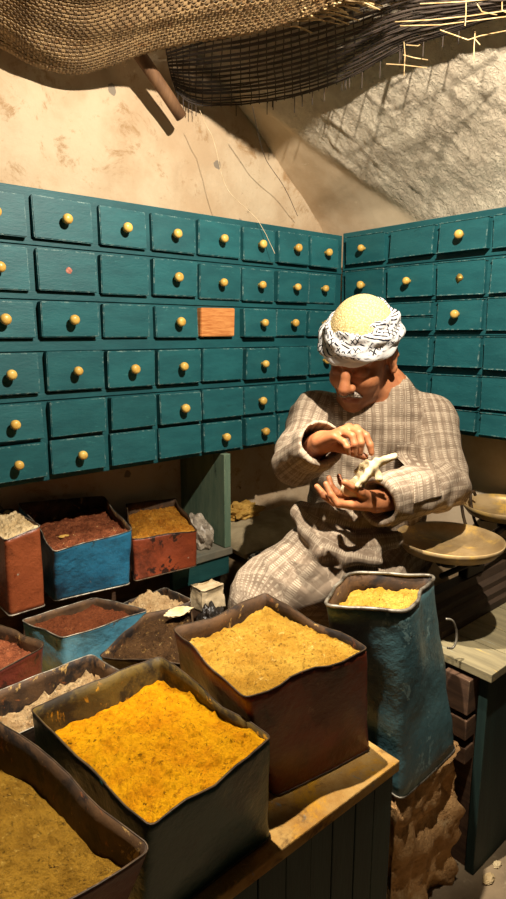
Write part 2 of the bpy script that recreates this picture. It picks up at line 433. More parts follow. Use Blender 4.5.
fl = MB(); fl.box(-2.6, .4, -2.4, .4, -.08, 0); tag(fl.build('floor', M['floor']), 'dusty beige floor at the lower right', 'floor', kind='structure')

# ------------------------------------------------------------------ drawer cabinets
def knob_mesh(mb, ax, c, r):       # ax: unit direction out of the drawer
    mb.lathe([(r * .55, 0), (r * .5, .006), (r * .62, .010), (r, .015), (r * 1.06, .021), (r * .92, .027), (r * .5, .030), (r * .02, .0305)], c, 14, axis=ax)
def drawer(cab, side, a0, a1, z0, z1, kind, lab=None):
    """side 'L': front in plane y=0, spans x.  side 'R': front in plane x=0, spans y"""
    if side == 'L': a0, a1 = [-1.759 + (a + 1.759) * (1 - .019 / 1.558) for a in (a0, a1)]
    else: a0, a1 = [-1.558 + (a + 1.558) * (1 - .019 / 1.759) for a in (a0, a1)]
    z0, z1 = [1.4 + (z - 1.4) * (1 - .019 / 1.65) for z in (z0, z1)]
    out = .014 + .012 * random.random(); tl = .004 * (random.random() - .5); dz = .003 * (random.random() - .5)
    mb = MB(); z0 += dz; z1 += dz
    bm = bmesh.new(); bmesh.ops.create_cube(bm, size=1)
    for v in bm.verts:
        s = v.co.x + .5; h = v.co.z + .5; front = v.co.y < 0
        a = a0 + s * (a1 - a0); z = z0 + h * (z1 - z0) + tl * (s - .5)
        q = -(out + .004 * (h - .5) * (1 if tl > 0 else -1) + tl * (s - .5)) if front else .03
        v.co = Vector((a, q, z)) if side == 'L' else Vector((q, a, z))
    bmesh.ops.bevel(bm, geom=list(bm.edges), offset=.0022, segments=2, affect='EDGES')
    if side == 'R': bmesh.ops.reverse_faces(bm, faces=bm.faces)
    bm.verts.index_update(); mb.add([v.co[:] for v in bm.verts], [[v.index for v in f.verts] for f in bm.faces]); bm.free()
    d = mb.build('drawer', M['bare'] if kind == 'bare' else M['teal'], cab)
    if lab: d['label'] = lab
    am = (a0 + a1) / 2 + (a1 - a0) * .04 * (random.random() - .5); zm = (z0 + z1) / 2 + .004 * (random.random() - .5)
    axis = (0, -1, 0) if side == 'L' else (-1, 0, 0)
    base = lambda a, z, e=0: (a, -out + .001 - e, z) if side == 'L' else (-out + .001 - e, a, z)
    if kind == 'k':
        k = MB(); knob_mesh(k, axis, base(am, zm), .0125 * random.uniform(.92, 1.1)); k.build('knob', M['knob'], d, True)
    elif kind == 'hole':
        k = MB(); k.lathe([(.0095, -.001), (.009, .0010), (.006, .0018), (.003, .0012), (.0005, .0012)], base(am, zm), 12, axis=axis, wob=.5); k.build('knob_scar', M['hole'], d, True)
    elif kind == 'plate':
        k = MB(); k.lathe([(.012, 0), (.014, .0015), (.006, .003), (.0045, .007), (.001, .008)], base(am, zm), 10, axis=axis, wob=.5); k.build('knob_plate', M['brass'], d, True)
    return d

ZL = [(1.740, 1.637), (1.613, 1.509), (1.480, 1.389), (1.352, 1.248), (1.221, 1.127), (1.114, 1.018)]
XL = [(-1.335, -1.176), (-1.157, -.997), (-.980, -.832), (-.816, -.663), (-.652, -.488), (-.478, -.338), (-.325, -.178), (-.168, -.026)]
KL = [['k', 'k', 'k', 'k', 'k', 'k', 'k', 'k'],
      ['k', 'hole', '', 'k', 'k', 'k', 'k', 'k'],
      ['k', 'k', '', 'k', 'bare', 'k', 'k', 'k'],
      ['k', 'k', 'k', 'k', '', 'k', '', 'k'],
      ['k', '', '', 'k', '', 'k', '', ''],
      ['k', 'k', '', '', 'k', 'k', 'k', '']]
cabL = thing('drawer_cabinet', (-.68, .12, 1.008), 'long teal spice drawer cabinet on the end wall, six rows, one drawer of bare wood', 'cabinet', 'spice drawer cabinets')
cb = MB(); cb.bbox(-1.37, -.002, .0, .245, 1.008, 1.757, .003)
cb.build('carcass', M['teal_frame'], cabL)
for i, (za, zb) in enumerate([(1.637, 1.613), (1.509, 1.480), (1.389, 1.352), (1.248, 1.221)]):
    r = MB(); lo = zb + (.006 if i != 2 else .003); hi = za - (.004 if i != 2 else .005)
    r.bbox(-1.37, -.004, -.0045, .004, lo, hi, .001); r.build('rail', M['teal_frame'], cabL)
for r, (z1, z0) in enumerate(ZL):
    for c, (x0, x1) in enumerate(XL):
        j = lambda: random.uniform(-.003, .003)
        sl = .006 * (c - 1) / 6 if r == 0 else 0
        if KL[r][c] == 'bare': x1 = -.520
        if r > 2: x0, x1 = x0 + .006, x1 + .006
        drawer(cabL, 'L', x0 + j(), x1 + j(), z0 + j() * .5, z1 + j() * .5, KL[r][c],
               {'bare': 'drawer front replaced with bare unpainted wood', 'hole': 'drawer with only a scar where the knob was'}.get(KL[r][c]))
ZR = [(1.746, 1.655), (1.625, 1.523), (1.505, 1.411), (1.389, 1.293), (1.268, 1.168), (1.156, 1.088)]
YR = [(-.022, -.190), (-.220, -.392), (-.415, -.578), (-.598, -.76)]
KR = [['k', '', 'k', 'k'], ['k', 'k', 'plate', 'k'], ['', 'split', 'k', ''], ['', '', '', ''], ['', '', '', ''], ['', '', '', '']]
cabR = thing('drawer_cabinet', (.12, -.41, 1.076), 'shorter teal drawer cabinet on the right wall behind the seated man, mostly without knobs', 'cabinet', 'spice drawer cabinets')
cb = MB(); cb.bbox(.0, .245, -.80, -.002, 1.076, 1.765, .003); cb.build('carcass', M['teal_frame'], cabR)
for za, zb in [(1.655, 1.625), (1.523, 1.505), (1.411, 1.389), (1.293, 1.268), (1.168, 1.156)]:
    r = MB(); r.bbox(-.004, .004, -.80, -.008, zb + .005, za - .004, .001); r.build('rail', M['teal_frame'], cabR)
for r, (z1, z0) in enumerate(ZR):
    for c, (ya, yb) in enumerate(YR):
        k = KR[r][c]; j = lambda: random.uniform(-.003, .003)
        if k == 'split':
            zm = (z0 + z1) / 2; drawer(cabR, 'R', yb + j(), ya + j(), zm + .002, z1, ''); drawer(cabR, 'R', yb + j(), ya + j(), z0, zm - .002, '')
        else:
            drawer(cabR, 'R', yb + j(), ya + j(), z0 + j() * .5, z1 + j() * .5, k, 'drawer with a bare brass plate where the knob was' if k == 'plate' else None)

# ------------------------------------------------------------------ ledge, bench, seat, counter
lg = thing('wall_ledge', (-1.2, .1, .0), 'wall ledge under the long cabinet carrying the back tins, teal at right end', 'ledge')
b = MB(); b.bbox(-.795, -.555, -.03, .24, .655, .68, .003); b.build('ledge_top', M['dustboard'], lg)['label'] = 'dusty grey board'
b = MB(); b.bbox(-.795, -.565, -.022, -.004, .585, .653, .002); b.build('front_board', M['tealboard'], lg)['label'] = 'dark teal front board'
b = MB(); b.bbox(-1.80, -.80, .03, .24, .640, .68, .003); b.build('shelf_board', M['oldwood'], lg)['label'] = 'dark brown bare board'
b = MB(); b.bbox(-1.80, -.60, .06, .24, .001, .638, .002); b.build('support', M['oldwood'], lg)
b = MB(); b.bbox(-.585, -.558, -.026, .24, .681, 1.007, .003); tag(b.build('upright_board', M['greenwood']), 'upright faded green board standing between ledge and cabinet', 'board')
bn = thing('plank_bench', (-1.3, -.45, 0), 'low bench faced with dark green boards in the foreground, its top dusted with spice', 'bench')
b = MB(); b.bbox(-2.0, -.822, -.925, -.035, .505, .53, .003); b.build('bench_top', M['benchtop'], bn)
x = -.826
for i, w in enumerate([.062, .058, .066, .060, .064, .066, .07, .07, .07, .08, .08, .08]):
    b = MB(); b.bbox(x - w + .002, x, -.914 + .003 * random.random(), -.895, .001, .504, .002); b.build('board', M['benchboard'], bn); x -= w
b = MB(); b.bbox(-.85, -.826, -.893, -.05, .001, .504, .002); b.build('end_panel', M['benchboard'], bn)
def rough_block(name, x0, x1, y0, y1, z0, z1, amp, mat, n=26, sd=0, parent=None, flat_top=False):
    bm = bmesh.new(); bmesh.ops.create_cube(bm, size=1); bmesh.ops.subdivide_edges(bm, edges=bm.edges, cuts=n, use_grid_fill=True)
    c = Vector(((x0 + x1) / 2, (y0 + y1) / 2, (z0 + z1) / 2)); s = Vector((x1 - x0, y1 - y0, z1 - z0))
    for v in bm.verts:
        p = Vector((v.co.x * s.x, v.co.y * s.y, v.co.z * s.z)); d = Vector((v.co.x ** 9, v.co.y ** 9, v.co.z ** 9)) * 512
        w = p + c
        f = fbm(w.x + sd, w.y, w.z, 9, 5); k = amp * (f - .35)
        if flat_top: d.z = min(d.z, 0)
        if v.co.z < -.49: d.z = 0
        q = d.normalized() * k if d.length > 1e-6 else Vector()
        if v.co.z < -.49: q.z = 0
        v.co = p + c + q
    bm.verts.index_update()
    o = mesh_obj(name, [v.co[:] for v in bm.verts], [[v.index for v in f.verts] for f in bm.faces], mat, parent, True); bm.free(); return o
tag(rough_block('masonry_pier', -.795, -.51, -.905, -.64, .0, .397, .035, M['rubble'], 40, flat_top=True), 'rough crumbling tan masonry pier under the tall blue tin', 'masonry')
tag(rough_block('masonry_bench', -.55, .135, -.60, .235, .0, .62, .01, M['seatstone'], 24, 3, flat_top=True), 'plastered masonry seat in the corner where the man sits', 'seat')
ct = thing('plank_counter', (-.12, -.77, 0), 'counter of grey planks with dark green front under the scale at right', 'counter')
y0, y1 = -.945, -.612; x = -.49
for w in [.12, .11, .13, .12, .135]:
    b = MB(); b.bbox(x, x + w - .003, y0 + .004 * random.random(), y1, .578, .60, .002); b.build('plank', M['plank'], ct); x += w
b = MB(); b.bbox(-.465, .14, -.925, -.90, .001, .577, .003); b.build('front_panel', M['benchboard'], ct)
b = MB(); b.bbox(-.455, .14, -.895, -.615, .001, .577, .003); b.build('inner_box', M['oldwood'], ct)
for (za, zb, w) in [(.47, .565, .035), (.40, .455, .03), (.33, .375, .025)]:
    b = MB(); b.bbox(-.505 + .01 * random.random(), -.457, -.895, -.86 + w, za, zb, .003); b.build('end_block', M['oldwood'], ct)

# ------------------------------------------------------------------ tins and what is in them
def quad_loop(Q, r, n=9, sag=0.0, sd=0.0, inset=0.0):
    """rounded quadrilateral through four corner points (x,y,z), same parameters for every level of a tin"""
    Q = [np.asarray(q, float) for q in Q]; c = sum(Q) / 4
    if inset:
        Q = [q + (c - q) * np.array([1, 1, 0]) / max(1e-6, np.linalg.norm((c - q)[:2])) * inset * 1.38 for q in Q]
    pts = []
    for i in range(4):
        a, b, d = Q[i - 1], Q[i], Q[(i + 1) % 4]
        e0 = a + 0; u = (a - b) / np.linalg.norm(a - b); w = (d - b) / np.linalg.norm(d - b)
        s, e = b + u * r, b + w * r
        for t in np.linspace(0, 1, 5): pts.append((1 - t) ** 2 * s + 2 * t * (1 - t) * b + t * t * e)
        u2 = (b - d) / np.linalg.norm(b - d); s2 = d + u2 * r
        out = np.array([w[1], -w[0], 0]);
        if out @ (b - c) < 0: out = -out
        for k in range(1, n):
            t = k / n; p = e + (s2 - e) * t
            p = p + out * sag * math.sin(math.pi * t) * (nz(i * 3.1 + sd, t * 2.2, sd) * 1.6)
            pts.append(p)
    return np.array(pts)

TINS = {}
def tin(key, label, rim, base, paint, inside, r=.014, wob=.010, dent=.007, sag=.012, sd=0.0, rimmat='rim', seam=True, rim_r=.0014):
    Q1 = [np.array(q, float) for q in rim]; Q0 = [np.array(q, float) for q in base]
    c = sum(Q0) / 4; zb = Q0[0][2]
    t = thing('spice_tin', (c[0], c[1], zb), label, 'tin', 'spice tins')
    L1 = quad_loop(Q1, r, sag=sag, sd=sd); L0 = quad_loop(Q0, r, sag=0, sd=sd); n = len(L1)
    for k in range(n): L1[k, 2] += wob * (nz(L1[k, 0] * 9 + sd, L1[k, 1] * 9, 1) + .5 * nz(L1[k, 0] * 25, L1[k, 1] * 25, sd))
    lv = 16; V = []; F = []; MI = []
    def level(f, ins):
        P = L0 + (L1 - L0) * f; cc = P.mean(0); o = []
        for k, p in enumerate(P):
            q = p - cc; q[2] = 0; q = q / max(1e-6, np.linalg.norm(q))
            d = dent * (fbm(p[0] + sd, p[1], p[2], 6, 3)) * math.sin(math.pi * min(1, f * .93 + .07)) ** .6
            o.append(p + q * (d - ins))
        return np.array(o)
    fr = [i / lv for i in range(lv + 1)]
    rows = [level(f, 0) for f in fr] + [level(f, .003) for f in [1 - i / 10 for i in range(10)]] + [level(.02, .003)]
    for R in rows: V += R.tolist()
    m = len(rows)
    for i in range(m - 1):
        for k in range(n):
            F.append((i * n + k, i * n + (k + 1) % n, (i + 1) * n + (k + 1) % n, (i + 1) * n + k)); MI.append(0 if i < lv else 1)
    F.append(tuple(range(n))[::-1]); MI.append(0); F.append(tuple((m - 1) * n + k for k in range(n))); MI.append(1)
    mesh_obj('body', V, F, [M[paint], M[inside]], t, True, MI, recalc=True)
    mb = MB(); mb.tube(rows[lv].tolist(), rim_r, 6, closed=True); mb.build('rim', M[rimmat], t, True)
    if seam:
        mb = MB(); P = rows[0].copy(); P[:, 2] += .0022; mb.tube(P.tolist(), .0022, 6, closed=True); mb.build('base_seam', M[rimmat], t, True)
    TINS[key] = (Q1, Q0, r, sag, sd, level)
    return t

def fill(key, name, label, hs, mat, mound=.015, amp=.006, lump=22, cat='spice', bump=None):
    """spice heaped inside a tin; hs = height at the four corners (same order as the rim)"""
    Q1, Q0, r, sag, sd, level = TINS[key]
    zt = np.mean([q[2] for q in Q1]); zb = Q0[0][2]
    zm = np.mean(hs); f = (zm - zb) / (zt - zb)
    L = level(f, .0045); n = len(L); c = L.mean(0)
    A = np.array([[q[0], q[1], 1] for q in [Q0[i] + (Q1[i] - Q0[i]) * f for i in range(4)]]); co = np.linalg.lstsq(A, np.array(hs), rcond=None)[0]
    V = []; F = []; rings = 56
    L2 = []   # denser loop
    for k in range(n):
        L2 += [L[k] + (L[(k + 1) % n] - L[k]) * (q / 4) for q in range(4)]
    L2 = np.array(L2); n = len(L2)
    LE = [level(ff, .0045) for ff in (0.03, max(.05, f - .25))]
    def hz(p, g):
        z = co[0] * p[0] + co[1] * p[1] + co[2] + mound * (1 - g * g)
        z += amp * (fbm(p[0], p[1], sd, lump, 6) + 1.1 * fbm(p[0] + 9, p[1], sd, lump * .35, 2))
        q = fbm(p[0] + 4, p[1], sd + 2, 70, 3); z += amp * 1.0 * max(0, q) + .0022 * noise.noise((p[0] * 120, p[1] * 120, sd)) 
        if bump: z += bump(p)
        return z
    for i in range(rings):
        g = 1 - i / rings
        for k in range(n):
            p = c + (L2[k] - c) * g; V.append((p[0], p[1], hz(p, g)))
        if i:
            for k in range(n): F.append(((i - 1) * n + k, (i - 1) * n + (k + 1) % n, i * n + (k + 1) % n, i * n + k))
    V.append((c[0], c[1], hz(c, 0))); ci = len(V) - 1
    for k in range(n): F.append(((rings - 1) * n + k, (rings - 1) * n + (k + 1) % n, ci))
    # body of the heap below the surface
    b0 = len(V); lo = min(hs) - .03
    fl_ = max(.04, (lo - zb) / (zt - zb)); Lb = level(fl_, .006); zlow = zb + (zt - zb) * fl_
    for k in range(n):
        p = Lb[k // 4] + (Lb[(k // 4 + 1) % len(Lb)] - Lb[k // 4]) * ((k % 4) / 4)
        V.append((p[0], p[1], min(zlow, V[k][2] - .012)))
    for k in range(n): F.append((b0 + k, b0 + (k + 1) % n, (k + 1) % n, k))
    F.append(tuple(b0 + k for k in range(n))[::-1])
    o = mesh_obj(name, V, F, M[mat], None, True, recalc=True)
    return tag(o, label, cat, kind='stuff')

def box_rim(x0, x1, yb, yf, z, dz=(0, 0, 0, 0)):   # back-left, back-right, front-right, front-left
    return [(x0, yb, z + dz[0]), (x1, yb, z + dz[1]), (x1, yf, z + dz[2]), (x0, yf, z + dz[3])]

# foreground tins
tin('front', 'rusty brown tin cut off by the lower left corner, holding olive brown cumin', [(-1.80, -.57, .765), (-1.52, -.575, .775), (-1.437, -.978, .75), (-1.74, -.985, .755)],
    [(-1.80, -.59, .532), (-1.53, -.585, .532), (-1.465, -.905, .532), (-1.76, -.905, .532)], 't_brown', 'rust', sd=1.3, rimmat='rim_dark', sag=.016)
fill('front', 'ground_cumin', 'olive brown ground cumin in the rusty tin at the lower left corner', [.715, .675, .70, .72], 'cumin', .012, .008, 22)
tin('turmeric', 'dark green tin at front, between rusty corner tin and brown tin, full of turmeric', [(-1.453, -.594, .752), (-1.180, -.579, .752), (-1.175, -.918, .752), (-1.423, -.949, .752)],
    [(-1.44, -.605, .532), (-1.17, -.60, .532), (-1.153, -.898, .532), (-1.42, -.905, .532)], 't_green', 'rust_olive', sd=2.1, rimmat='rim_dark', wob=.010, sag=.014)
fill('turmeric', 'turmeric_powder', 'bright orange yellow turmeric in the dark green tin', [.690, .694, .738, .728], 'turmeric', .014, .009, 20)
tin('mustard', 'brown tin in the middle of the picture, brimming with mustard yellow powder', [(-1.154, -.587, .80), (-.890, -.577, .80), (-.905, -.897, .80), (-1.185, -.862, .80)],
    [(-1.11, -.59, .532), (-.855, -.585, .532), (-.841, -.867, .532), (-1.087, -.835, .532)], 't_brown', 'rust', sd=3.7, rimmat='rim_dark', wob=.006, sag=.012)
fill('mustard', 'mustard_powder', 'mustard yellow powder mounded in the brown tin at centre', [.758, .762, .788, .780], 'mustard', .018, .008, 22)
tl = tin('tall', 'tall dented grey blue tin in front of the seated man, on masonry', [(-.908, -.776, .846), (-.752, -.710, .858), (-.602, -.848, .855), (-.798, -.909, .848)],
    [(-.745, -.735, .40), (-.59, -.68, .40), (-.535, -.895, .40), (-.792, -.911, .40)], 't_grblue', 'rust', r=.03, sd=5.2, dent=.011, wob=.004, sag=.008, rim_r=.004)
fill('tall', 'yellow_powder', 'pale yellow powder in the tall grey blue tin', [.806, .806, .822, .822], 'pale_yellow', .012, .008, 22)
hd = MB(); hd.tube(catmull([(-.540, -.842, .722), (-.524, -.850, .716), (-.512, -.855, .69), (-.511, -.857, .662), (-.521, -.855, .645), (-.537, -.850, .648)], 5).tolist(), .0028, 6)
hd.build('handle', M['rim'], tl, True)['label'] = 'loop of pale wire for a handle'
# tins on the ledge
tin('sky', 'bright sky blue tin on the ledge, filled with red brown spice', [(-1.189, .20, .905), (-.905, .21, .872), (-.968, -.090, .848), (-1.205, -.106, .843)],
    [(-1.185, .20, .682), (-.93, .20, .682), (-.979, -.088, .682), (-1.192, -.056, .682)], 't_blue', 'rust', sd=7.1, wob=.003, dent=.008)
fill('sky', 'red_brown_spice', 'coarse red brown spice in the sky blue tin', [.83, .83, .836, .832], 'redbrown', .006, .007, 34)
tin('rusty', 'low rust brown tin right of the sky blue tin, full of amber spice', [(-.835, .195, .835), (-.648, .18, .822), (-.757, -.113, .806), (-.957, -.063, .808)],
    [(-.845, .19, .682), (-.66, .18, .682), (-.752, -.098, .682), (-.962, -.080, .682)], 't_rust', 'rust', sd=8.3, wob=.006, dent=.006, rimmat='rim_dark')
fill('rusty', 'amber_spice', 'coarse amber spice heaped in the rust brown tin on the ledge', [.80, .795, .800, .802], 'amber', .022, .006, 28)
t6 = tin('upright', 'narrow upright orange brown tin at left edge, stuffed with crumpled paper', [(-1.318, .12, .91), (-1.232, .12, .915), (-1.223, -.076, .908), (-1.318, -.084, .896)],
    [(-1.318, .12, .682), (-1.232, .12, .682), (-1.222, -.066, .682), (-1.317, -.068, .682)], 't_orange', 'rust', r=.012, sd=9.9, wob=.003, dent=.003, sag=.003)
fill('upright', 'crumpled_paper', 'crumpled pale paper stuffed in the top of the narrow orange brown tin', [.908, .910, .904, .892], 'paper', .004, .008, 40, 'paper')
# tins on the bench behind the front row
tin('paleblue', 'low pale blue tin below the sky blue one, holding dark red brown powder', [(-1.29, -.066, .664), (-1.080, -.060, .664), (-1.005, -.232, .664), (-1.245, -.226, .664)],
    [(-1.28, -.07, .532), (-1.075, -.065, .532), (-1.01, -.225, .532), (-1.24, -.22, .532)], 't_paleblue', 'rust', sd=11.2, wob=.003, dent=.006, sag=.006)
fill('paleblue', 'dark_red_powder', 'dark red brown powder in the low pale blue tin', [.640, .640, .638, .638], 'sumac', .004, .006, 24)
tin('redleft', 'red brown tin at the left edge below the upright tin, with pinkish crumbs', [(-1.62, -.10, .70), (-1.37, -.105, .70), (-1.304, -.30, .70), (-1.60, -.395, .70)],
    [(-1.60, -.10, .532), (-1.37, -.11, .532), (-1.315, -.29, .532), (-1.59, -.38, .532)], 't_red', 'rust', r=.035, sd=12.7, wob=.003, sag=.006, rimmat='rim_dark')
fill('redleft', 'pinkish_crumbs', 'pinkish brown crumbs in the red brown tin at left edge', [.67, .66, .665, .67], 'redbrown', .006, .008, 26)
tin('crusted', 'blackened tin behind the turmeric tin, caked inside with pale crust', [(-1.62, -.415, .70), (-1.245, -.395, .695), (-1.222, -.545, .69), (-1.60, -.555, .69)],
    [(-1.60, -.42, .532), (-1.25, -.40, .532), (-1.23, -.54, .532), (-1.59, -.55, .532)], 't_dark', 'rust', sd=14.1, wob=.006, sag=.006)
fill('crusted', 'pale_crust', 'flaky pale beige crust in the blackened tin behind the turmeric', [.630, .650, .645, .625], 'crust', .006, .016, 22)
tin('darkflat', 'wide blackened tin between pale blue and brown tins, with dark spice sloping inside', [(-1.208, -.345, .652), (-1.02, -.244, .662), (-.895, -.270, .668), (-1.05, -.53, .66)],
    [(-1.19, -.345, .532), (-1.02, -.25, .532), (-.905, -.275, .532), (-1.05, -.51, .532)], 't_dark', 'rust', sd=15.8, wob=.008, sag=.006, rimmat='rim_dark')
fill('darkflat', 'dark_ground_spice', 'dark brown ground spice with paler streaks in the wide blackened tin', [.622, .642, .652, .622], 'darkspice', .012, .008, 18)
tin('small', 'small half hidden tin under the ledge right of the pale blue tin, with pale flakes', [(-1.0, -.055, .615), (-.84, -.05, .62), (-.83, -.185, .622), (-.985, -.20, .612)],
    [(-.99, -.06, .532), (-.84, -.055, .532), (-.83, -.18, .532), (-.98, -.19, .532)], 't_dark', 'rust', sd=17.2, wob=.006, sag=.004)
def sm_b(p): return .03 * math.exp(-((p[0] + .92) ** 2 + (p[1] + .09) ** 2) / .0016)
fill('small', 'pale_flakes', 'pale flakes and dark husks heaped in the small half hidden tin', [.60, .60, .605, .60], 'crust', .008, .012, 30, bump=sm_b)

def crumple(name, label, cat, c, r, mat, sd, amp=.4, sc=3.0, flat=.5, n=4, group=None, base=None):
    """a crumpled lump resting on z = c[2]"""
    bm = bmesh.new(); bmesh.ops.create_icosphere(bm, subdivisions=n, radius=1)
    V = []
    for v in bm.verts:
        p = v.co.normalized()
        k = 1 + amp * .8 * (abs(fbm(p.x + sd, p.y, p.z, sc * .55, 2)) * 1.6 - .35)
        V.append([p.x * k * r[0], p.y * k * r[1], p.z * k * r[2]])
    V = np.array(V); V[:, 2] = np.maximum(V[:, 2], -r[2] * flat); V[:, 2] -= V[:, 2].min(); V += np.array(c)
    F = [[v.index for v in f.verts] for f in bm.faces]; bm.free()
    return tag(mesh_obj(name, V, F, M[mat], None, False), label, cat, group)
tag(rough_block('salt_block', -.76, -.665, -.135, -.06, .531, .615, .012, M['block'], 14, 5), 'pale chipped salt block in shadow beneath the end of the ledge', 'block')
crumple('dark_wrapper', 'dark crumpled wrapper between the wide blackened tin and the pale salt block', 'wrapper', (-.828, -.285, .532), (.04, .05, .072), 'blackbag', 3.3, .5, 3.2)
crumple('torn_paper', 'torn pale paper scrap lying on the dark spice beside the brown tin', 'paper', (-.955, -.30, .665), (.04, .022, .008), 'paper', 8.1, .3, 3)
crumple('dried_flake', 'dried pale flake lying on the red brown spice of the sky blue tin', 'flake', (-1.135, -.005, .842), (.014, .009, .003), 'goldpaper', 2.2, .5, 3, n=3)
crumple('plastic_bag', 'cloudy crumpled plastic bag leaning on the upright green board', 'bag', (-.632, .07, .681), (.042, .075, .07), 'plastic', 6.6, .3, 3)
# sacks and paper on the seat
def cushion(name, label, cat, quad, z, h, mat, n=40, sd=0, rnd=.5):
    V = []; Q = [np.array(q, float) for q in quad]
    for sgn in (1, -1):
        for i in range(n):
            for j in range(n):
                u, v = i / (n - 1), j / (n - 1)
                p = (Q[0] * (1 - u) + Q[1] * u) * (1 - v) + (Q[3] * (1 - u) + Q[2] * u) * v
                e = min(1, 4 * min(u, 1 - u, v, 1 - v)); e = (1 - (1 - e) ** 2) ** rnd
                d = .006 * fbm(p[0] + sd, p[1], sgn, 12, 4) * e
                V.append((p[0], p[1], z + h * .5 + (sgn * h * .5 * e + d if sgn > 0 else -h * .5 * e)))
    f = grid_faces(n, n); N_ = n * n
    return tag(mesh_obj(name, V, f + [tuple(i + N_ for i in q[::-1]) for q in f], M[mat], None, True, recalc=True), label, cat)
cushion('folded_sack', 'flat folded grey sack on the seat between green board and man', 'sack', [(-.545, -.085), (-.25, -.05), (-.06, .20), (-.53, .20)], .622, .085, 'sack', sd=2)
crumple('yellowed_paper', 'crumpled yellowed paper lying on the folded grey sack', 'paper', (-.37, .15, .709), (.085, .05, .035), 'goldpaper', 4.4, .6, 3.2)
NS = NT('checked_scarf_cloth')
_ck = NS.n('ShaderNodeTexVoronoi', feature='F1'); NS.put(_ck.inputs['Vector'], NS.scale(NS.pos, (1, 1, 1.4))); _ck.inputs['Scale'].default_value = 75
M['scarfcloth'] = NS.done(NS.mix(NS.ramp(_ck.outputs['Distance'], .42, .5), lin((206, 196, 178)), lin((26, 22, 22))), .9)
sc = MB(); sc.tube(catmull([(-.535, -.112, .645), (-.51, -.108, .650), (-.48, -.112, .648), (-.45, -.106, .645)], 8).tolist(), [.022] * 25, 12)
sc.tube(catmull([(-.538, -.142, .637), (-.50, -.140, .639), (-.455, -.138, .638)], 8).tolist(), [.016] * 17, 12)
tag(sc.build('checked_scarf', M['scarfcloth'], None, True), 'rolled black and white checked scarf beside the folded sack', 'scarf')

# ------------------------------------------------------------------ balance scale on its wooden base
ws = thing('balance_scale', (-.19, -.67, .60), 'old black iron counter scale with two round pans at the right edge', 'scale')
b = MB()
prof = [(-.772, .601), (-.772, .622), (-.762, .628), (-.762, .645), (-.746, .652), (-.746, .668), (-.73, .676), (-.725, .70)]
vs = []; x0, x1 = -.435, .06
for (y, z) in prof: vs += [(x0, y, z), (x1, y, z)]
k = len(prof); yb = -.69
vs += [(x0, yb, .70), (x1, yb, .70), (x0, yb, .601), (x1, yb, .601)]
ring = [2 * i for i in range(k + 2)]; fs = []
for i in range(len(ring)):
    a, c_ = ring[i], ring[(i + 1) % len(ring)]; fs.append((a, a + 1, c_ + 1, c_))
fs.append(tuple(ring)); fs.append(tuple(i + 1 for i in ring[::-1]))
b.add(vs, fs); b.build('wooden_base', M['darkwood'], ws)
b = MB(); b.bbox(-.24, -.14, -.724, -.694, .701, .74, .006); b.bbox(-.21, -.17, -.722, -.698, .735, .80, .006)
b.lathe([(.03, 0), (.026, .02), (.012, .05), (.010, .06)], (-.19, -.71, .735), 16); b.build('pillar', M['iron'], ws)
b = MB(); b.tube([(-.41, -.735, .80), (-.30, -.735, .795), (-.19, -.71, .80), (-.08, -.71, .795), (.0, -.70, .80)], [.010, .013, .017, .013, .010], 10)
b.tube([(-.41, -.745, .765), (-.19, -.735, .755), (.0, -.72, .765)], .008, 8); b.build('beam', M['iron'], ws, True)
pc1 = (-.412, -.762, .876); pc2 = (.005, -.70, .872)
for q, (px_, py_, pz_) in enumerate((pc1, pc2)):
    b = MB(); b.lathe([(.02, -.075), (.02, -.062), (.008, -.058), (.008, -.045), (.03, -.042), (.03, -.037)], (px_, py_, pz_), 20)
    for a in range(3):
        an = a * 2.094 + .5; b.tube([(px_ + .01 * math.cos(an), py_ + .01 * math.sin(an), pz_ - .055), (px_ + .06 * math.cos(an), py_ + .06 * math.sin(an), pz_ - .044), (px_ + .08 * math.cos(an), py_ + .08 * math.sin(an), pz_ - .041)], .006, 8)
    b.build('pan_bracket', M['iron'], ws, True)
    b = MB(); R = .137 if q == 0 else .128
    b.lathe([(.001, -.034), (R * .62, -.034), (R * .86, -.028), (R * .97, -.010), (R, .002), (R * .985, .003), (R * .945, -.008), (R * .84, -.023), (R * .60, -.0295), (.001, -.0295)], (px_, py_, pz_), 72)
    o = b.build('pan', [M['pan']], ws, True)
b = MB()
for (xa, za) in ((.0, .83), (-.055, .83)):
    b.tube(catmull([(xa - .03, -.70, .74), (xa - .035, -.63, .80), (xa - .03, -.60, .885), (xa - .015, -.60, .90), (xa, -.60, .885)], 5).tolist(), .005, 8)
b.build('stirrup', M['rim_dark'], ws, True)
# small scraps on the floor by the counter
for i, (x, y, r_, lab) in enumerate([(-.445, -.957, .012, 'white paper scrap on the floor at the foot of the counter'), (-.385, -.95, .008, 'small pale pebble on the floor beside the counter front')]):
    crumple('paper_scrap' if i == 0 else 'pebble', lab, 'scrap' if i == 0 else 'pebble', (x, y, .0015), (r_ * 1.6, r_, r_ * .6), 'paper', 20 + i, .5, 3, n=3)

